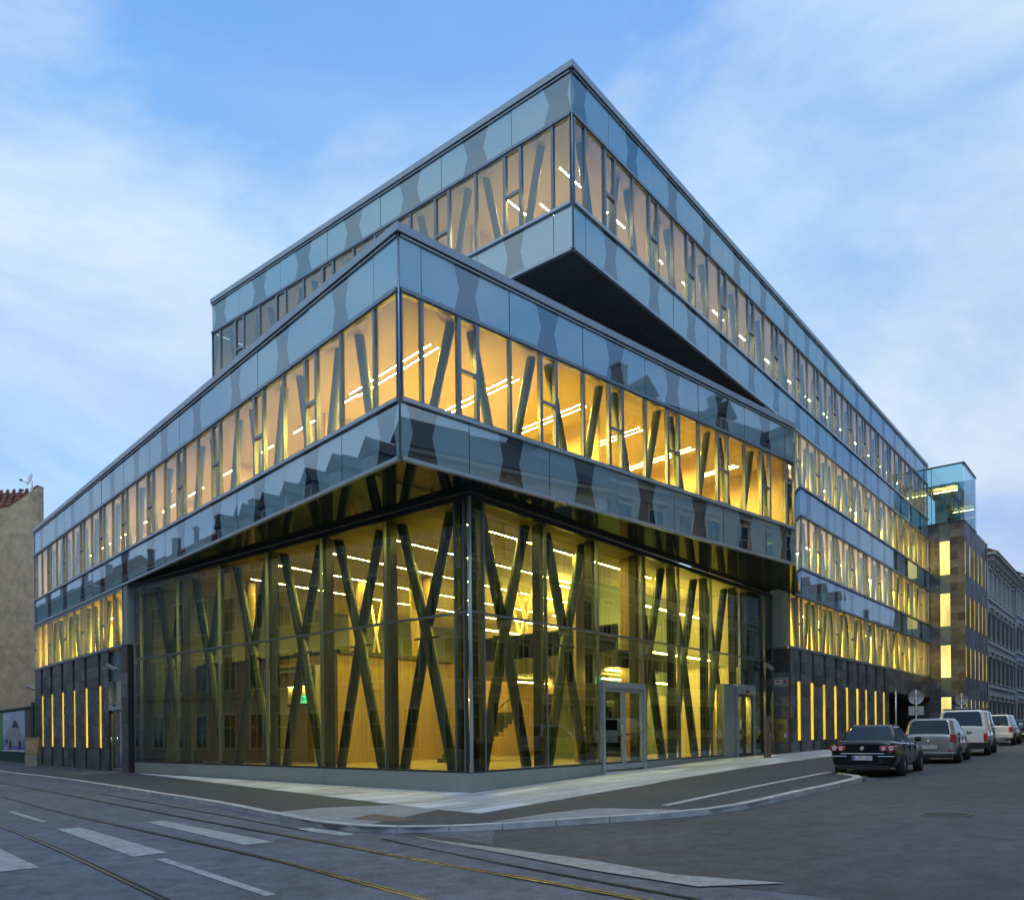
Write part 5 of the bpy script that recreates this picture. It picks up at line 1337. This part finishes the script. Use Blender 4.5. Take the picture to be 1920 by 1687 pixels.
    for s, (a, b) in ((-1, (1, 2)), (1, (6, 5))):
        A, B, C1, D1 = P0[a], P0[b], P1[b], P1[a]
        A_, B_, C_, D_ = map(Vector, (A, B, C1, D1))
        prev = S['side'][0][0]
        for (u0, u1) in S['side']:
            def at(u, v): return (A_.lerp(B_, u)).lerp(D_.lerp(C_, u), v)
            glass('side_window', at(u0, 0), at(u1, 0), at(u1, 1), at(u0, 1), (.035, .035, vb + .02, .07))
    # wheels and arches
    r_ = S['r']; wbse = S['wb_len']
    for x in (0, wbse):
        for s in (-1, 1):
            mb = MB(); mb.lathe([(r_ * 1.14, W * .80), (r_ * 1.14, W * 1.0 + .004), (.001, W * 1.0 + .004)] if s > 0 else [(r_ * 1.14, -W * .80), (r_ * 1.14, -W - .004), (.001, -W - .004)], 26, 0, 'y')
            o = part(mb, 'wheel_arch', M['trimblk'], c); o.location = (x, 0, r_ * .98)
            wheel(c, x, s * (W - .085), r_, s)
    # rear lamps, plate, trim
    xr = st[0][0]
    for s in (-1, 1):
        for (dx, y0, y1, z0, z1, mt) in S['lamps']:
            mb = MB(); mb.box(xr + dx, xr + dx + .26, s * y0, s * y1, z0, z1); lp = clean(part(mb, 'tail_lamp', M[mt], c), .035, 3)
        for (dx, y, z_, rr) in S.get('rounds', ()):
            mb = MB(); mb.lathe([(rr, .02), (rr, -.012), (rr * .65, -.016), (rr * .6, -.01), (.001, -.014)], 18, 0, 'x', (xr + dx, s * y, z_)); part(mb, 'lamp_lens', M['lampclear'], c)
    px, pz = S['plate']
    mb = MB(); mb.box(px - .012, px + .05, -.27, .27, pz - .06, pz + .06); pt_ = clean(part(mb, 'number_plate', M['plate'], c), .004)
    mb = MB(); mb.box(px - .0135, px - .0125, .215, .265, pz - .055, pz + .055); part(mb, 'plate_band', M['blue'], pt_)
    if S.get('text'):
        me = text_mesh(S['text'], .105); me.materials.clear(); me.materials.append(M['ink'])
        o = bpy.data.objects.new('plate_text', me); COL.objects.link(o); o.parent = pt_
        o.matrix_basis = Matrix.Translation((px - .014, -.02, pz)) @ Matrix.Rotation(R(-90), 4, 'Z') @ Matrix.Rotation(R(90), 4, 'X')
    for (x0, x1, y0, y1, z0, z1, mt, nm) in S.get('boxes', ()):
        mb = MB(); mb.box(x0, x1, y0, y1, z0, z1); clean(part(mb, nm, M[mt] if isinstance(mt, str) else mt, c), .012, 2)
    if S.get('badge'):
        bx, bz = S['badge']; mb = MB(); mb.lathe([(.055, .0), (.055, -.012), (.045, -.012), (.045, -.006), (.001, -.006)], 20, 0, 'x', (bx, 0, bz)); bo = part(mb, 'badge', M['chrome'], c)
        if S.get('badge_bars'):
            mb = MB()
            for (y0, z0, y1, z1) in S['badge_bars']: mb.tube((bx - .012, y0 * .045, bz + z0 * .045), (bx - .012, y1 * .045, bz + z1 * .045), .005, .005, 6)
            part(mb, 'emblem', M['chrome'], bo)
    for s in (-1, 1):
        mb = MB(); mx_ = S['mirror']; mb.box(mx_[0] - .09, mx_[0] + .10, s * (W + .02), s * (W + .20), mx_[1] - .07, mx_[1] + .08); clean(part(mb, 'wing_mirror', S.get('mirror_mat', paint), c), .05, 3)
        for x in S['handles']:
            mb = MB(); mb.box(x - .1, x + .1, s * (W * .985), s * (W * .985 + .03), S['belt'] - .17, S['belt'] - .14); clean(part(mb, 'door_handle', S.get('mirror_mat', paint), c), .008)
        for x in S['seams']:
            mb = MB(); mb.box(x - .005, x + .005, s * (W * .97), s * (W + .003), .42, S['belt'] - .06); part(mb, 'door_seam', M['ink'], c)
    return c
VW = [(-.62, .72, -.2, .0), (-.2, .0, 0, .45), (0, .45, .2, .0), (.2, .0, .62, .72), (-.78, .2, -.35, -.75), (-.35, -.75, 0, -.1), (0, -.1, .35, -.75), (.35, -.75, .78, .2)]
black = carpaint('black_car_paint', (.004, .004, .0045), 0); silver = carpaint('silver_car_paint', (.36, .36, .35), .45); white = carpaint('white_van_paint', (.82, .82, .82), .0); dark = carpaint('dark_blue_car_paint', (.01, .013, .022))
sedan = dict(bev=.08, w=1.82, h=1.47, belt=.99, r=.325, wb_len=2.71,
             stations=[(-1.06, .34, .93, .70), (-1.02, .28, .985, .90), (-.86, .25, 1.03, .965), (-.35, .24, 1.02, 1.0), (.6, .22, .98, 1.0), (1.7, .22, .96, 1.0), (2.4, .22, .93, 1.0), (2.95, .23, .86, .97), (3.4, .25, .78, .88), (3.62, .30, .68, .66)],
             gh=(-.62, .02, 1.15, 2.02), wb=.90, wt=.66, vb=.21, side=[(.05, .22), (.235, .55), (.565, .93)],
             lamps=[(-.015, .44, .66, .74, .89, 'lampred'), (.02, .62, .865, .73, .90, 'lampred')], rounds=[(-.015, .56, .815, .058), (.018, .75, .82, .066)],
             plate=(-1.055, .55), text='G 953 GW', badge=(-1.055, .82), badge_bars=VW, mirror=(1.52, 1.03), handles=(.35, 1.25), seams=(.02, .92, 1.78),
             boxes=[(-1.075, -1.0, -.58, .58, .655, .685, 'chrome', 'chrome_strip'), (-1.075, -.9, -.84, -.40, .585, .61, 'chrome', 'bumper_strip'), (-1.075, -.9, .40, .84, .585, .61, 'chrome', 'bumper_strip'), (-1.05, -.9, -.7, .7, .22, .34, 'trimblk', 'diffuser'), (.25, .5, -.6, -.55, 1.45, 1.49, 'trimblk', 'roof_rail')])
nrmU = Vector((-dU.y, dU.x))
def rear(RR, FR, w):
    a = math.degrees(math.atan2(FR[1] - RR[1], FR[0] - RR[0])); n = Vector((-math.sin(R(a)), math.cos(R(a))))
    return (Vector(RR) + n * (w / 2 - .02)), a
p, a = rear((11.2, 22.75), (12.95, 25.15), 1.82); car('black saloon car parked with its rear to the kerb tip, plate in view', (p.x, p.y), a, sedan, black)
mpv = dict(bev=.10, w=1.81, h=1.63, belt=1.02, r=.32, wb_len=2.70,
           stations=[(-.86, .36, .95, .78), (-.83, .28, 1.03, .93), (-.70, .25, 1.09, .98), (-.1, .24, 1.07, 1.0), (1.2, .22, 1.02, 1.0), (2.2, .22, .99, 1.0), (2.8, .23, .92, .97), (3.25, .25, .83, .88), (3.45, .30, .72, .68)],
           gh=(-.80, -.50, 1.35, 2.45), wb=.93, wt=.76, vb=.12, side=[(.02, .20), (.215, .50), (.515, .84)],
           lamps=[(-.02, .68, .875, .80, 1.08, 'lampred')], plate=(-.875, .60), text='G 728 HN', badge=(-.87, .87), mirror=(1.75, 1.08), handles=(.2, 1.15), seams=(.0, .85, 1.8),
           boxes=[(-.88, -.75, -.86, .86, .38, .42, 'galv', 'bumper_strip'), (-.87, -.8, .62, .74, .45, .52, 'lampred', 'reflector'), (-.87, -.8, -.74, -.62, .45, .52, 'lampred', 'reflector'), (-.85, -.7, -.75, .75, .22, .34, 'trimblk', 'diffuser')])
p, a = rear((16.2, 28.8), (17.75, 30.95), 1.81); car('silver grey people carrier parked between the black saloon and the white van', (p.x, p.y), a, mpv, silver)
van = dict(bev=.085, w=1.92, h=1.97, belt=1.22, r=.335, wb_len=3.0,
           stations=[(-.88, .40, 1.22, .90), (-.86, .32, 1.26, .975), (-.75, .28, 1.28, .995), (.5, .26, 1.28, 1.0), (1.8, .26, 1.26, 1.0), (2.7, .26, 1.20, .99), (3.3, .28, 1.10, .95), (3.75, .32, .92, .85), (3.95, .38, .75, .68)],
           gh=(-.86, -.72, 2.25, 3.15), wb=.985, wt=.86, vb=.10, side=[(.72, .94)],
           lamps=[(-.015, .80, .945, .62, .98, 'lampred')], plate=(-.9, .72), badge=(-.895, 1.02), badge_bars=VW, mirror=(2.75, 1.32), mirror_mat=M['trimblk'], handles=(1.7,), seams=(.45, 1.9, 2.75),
           boxes=[(-1.0, -.72, -.95, .95, .34, .58, 'trimblk', 'rear_bumper'), (-.3, -.24, -.78, .78, 1.97, 2.03, 'trimblk', 'roof_bar'), (1.6, 1.66, -.78, .78, 1.97, 2.03, 'trimblk', 'roof_bar'), (.2, 1.9, -.975, -.965, 1.02, 1.05, 'concg', 'side_groove')])
p, a = rear((20.6, 34.35), (23.2, 38.0), 1.92); car('white panel van with roof bars parked behind the silver people carrier', (p.x, p.y), a, van, white, 'parked_van', 'van')
suv = dict(bev=.08, w=1.85, h=1.80, belt=1.13, r=.37, wb_len=2.82,
           stations=[(-.92, .45, 1.06, .82), (-.89, .36, 1.12, .94), (-.75, .34, 1.17, .985), (.3, .32, 1.16, 1.0), (1.6, .32, 1.12, 1.0), (2.4, .32, 1.10, 1.0), (3.0, .34, 1.04, .97), (3.4, .38, .94, .86), (3.55, .44, .8, .7)],
           gh=(-.86, -.55, 1.45, 2.35), wb=.92, wt=.76, vb=.10, side=[(.02, .24), (.255, .55), (.565, .90)],
           lamps=[(-.02, .70, .90, .80, 1.10, 'lampred')], plate=(-.94, .72), badge=(-.93, .98), mirror=(1.8, 1.2), handles=(.3, 1.2), seams=(.1, .95, 1.85),
           boxes=[(-1.02, -.8, -.9, .9, .48, .70, white, 'rear_bumper'), (-.3, 1.2, -.66, -.62, 1.80, 1.85, 'trimblk', 'roof_rail'), (-.3, 1.2, .62, .66, 1.80, 1.85, 'trimblk', 'roof_rail')])
p, a = rear((29.2, 46.2), (31.0, 48.5), 1.85); car('white off-road car parked ahead of the white van', (p.x, p.y), a, suv, white)
p, a = rear((34.6, 52.4), (36.3, 54.6), 1.82); s2 = dict(sedan); s2['text'] = None; car('dark car at the right edge, ahead of the white off-road car', (p.x, p.y), a, s2, dark)
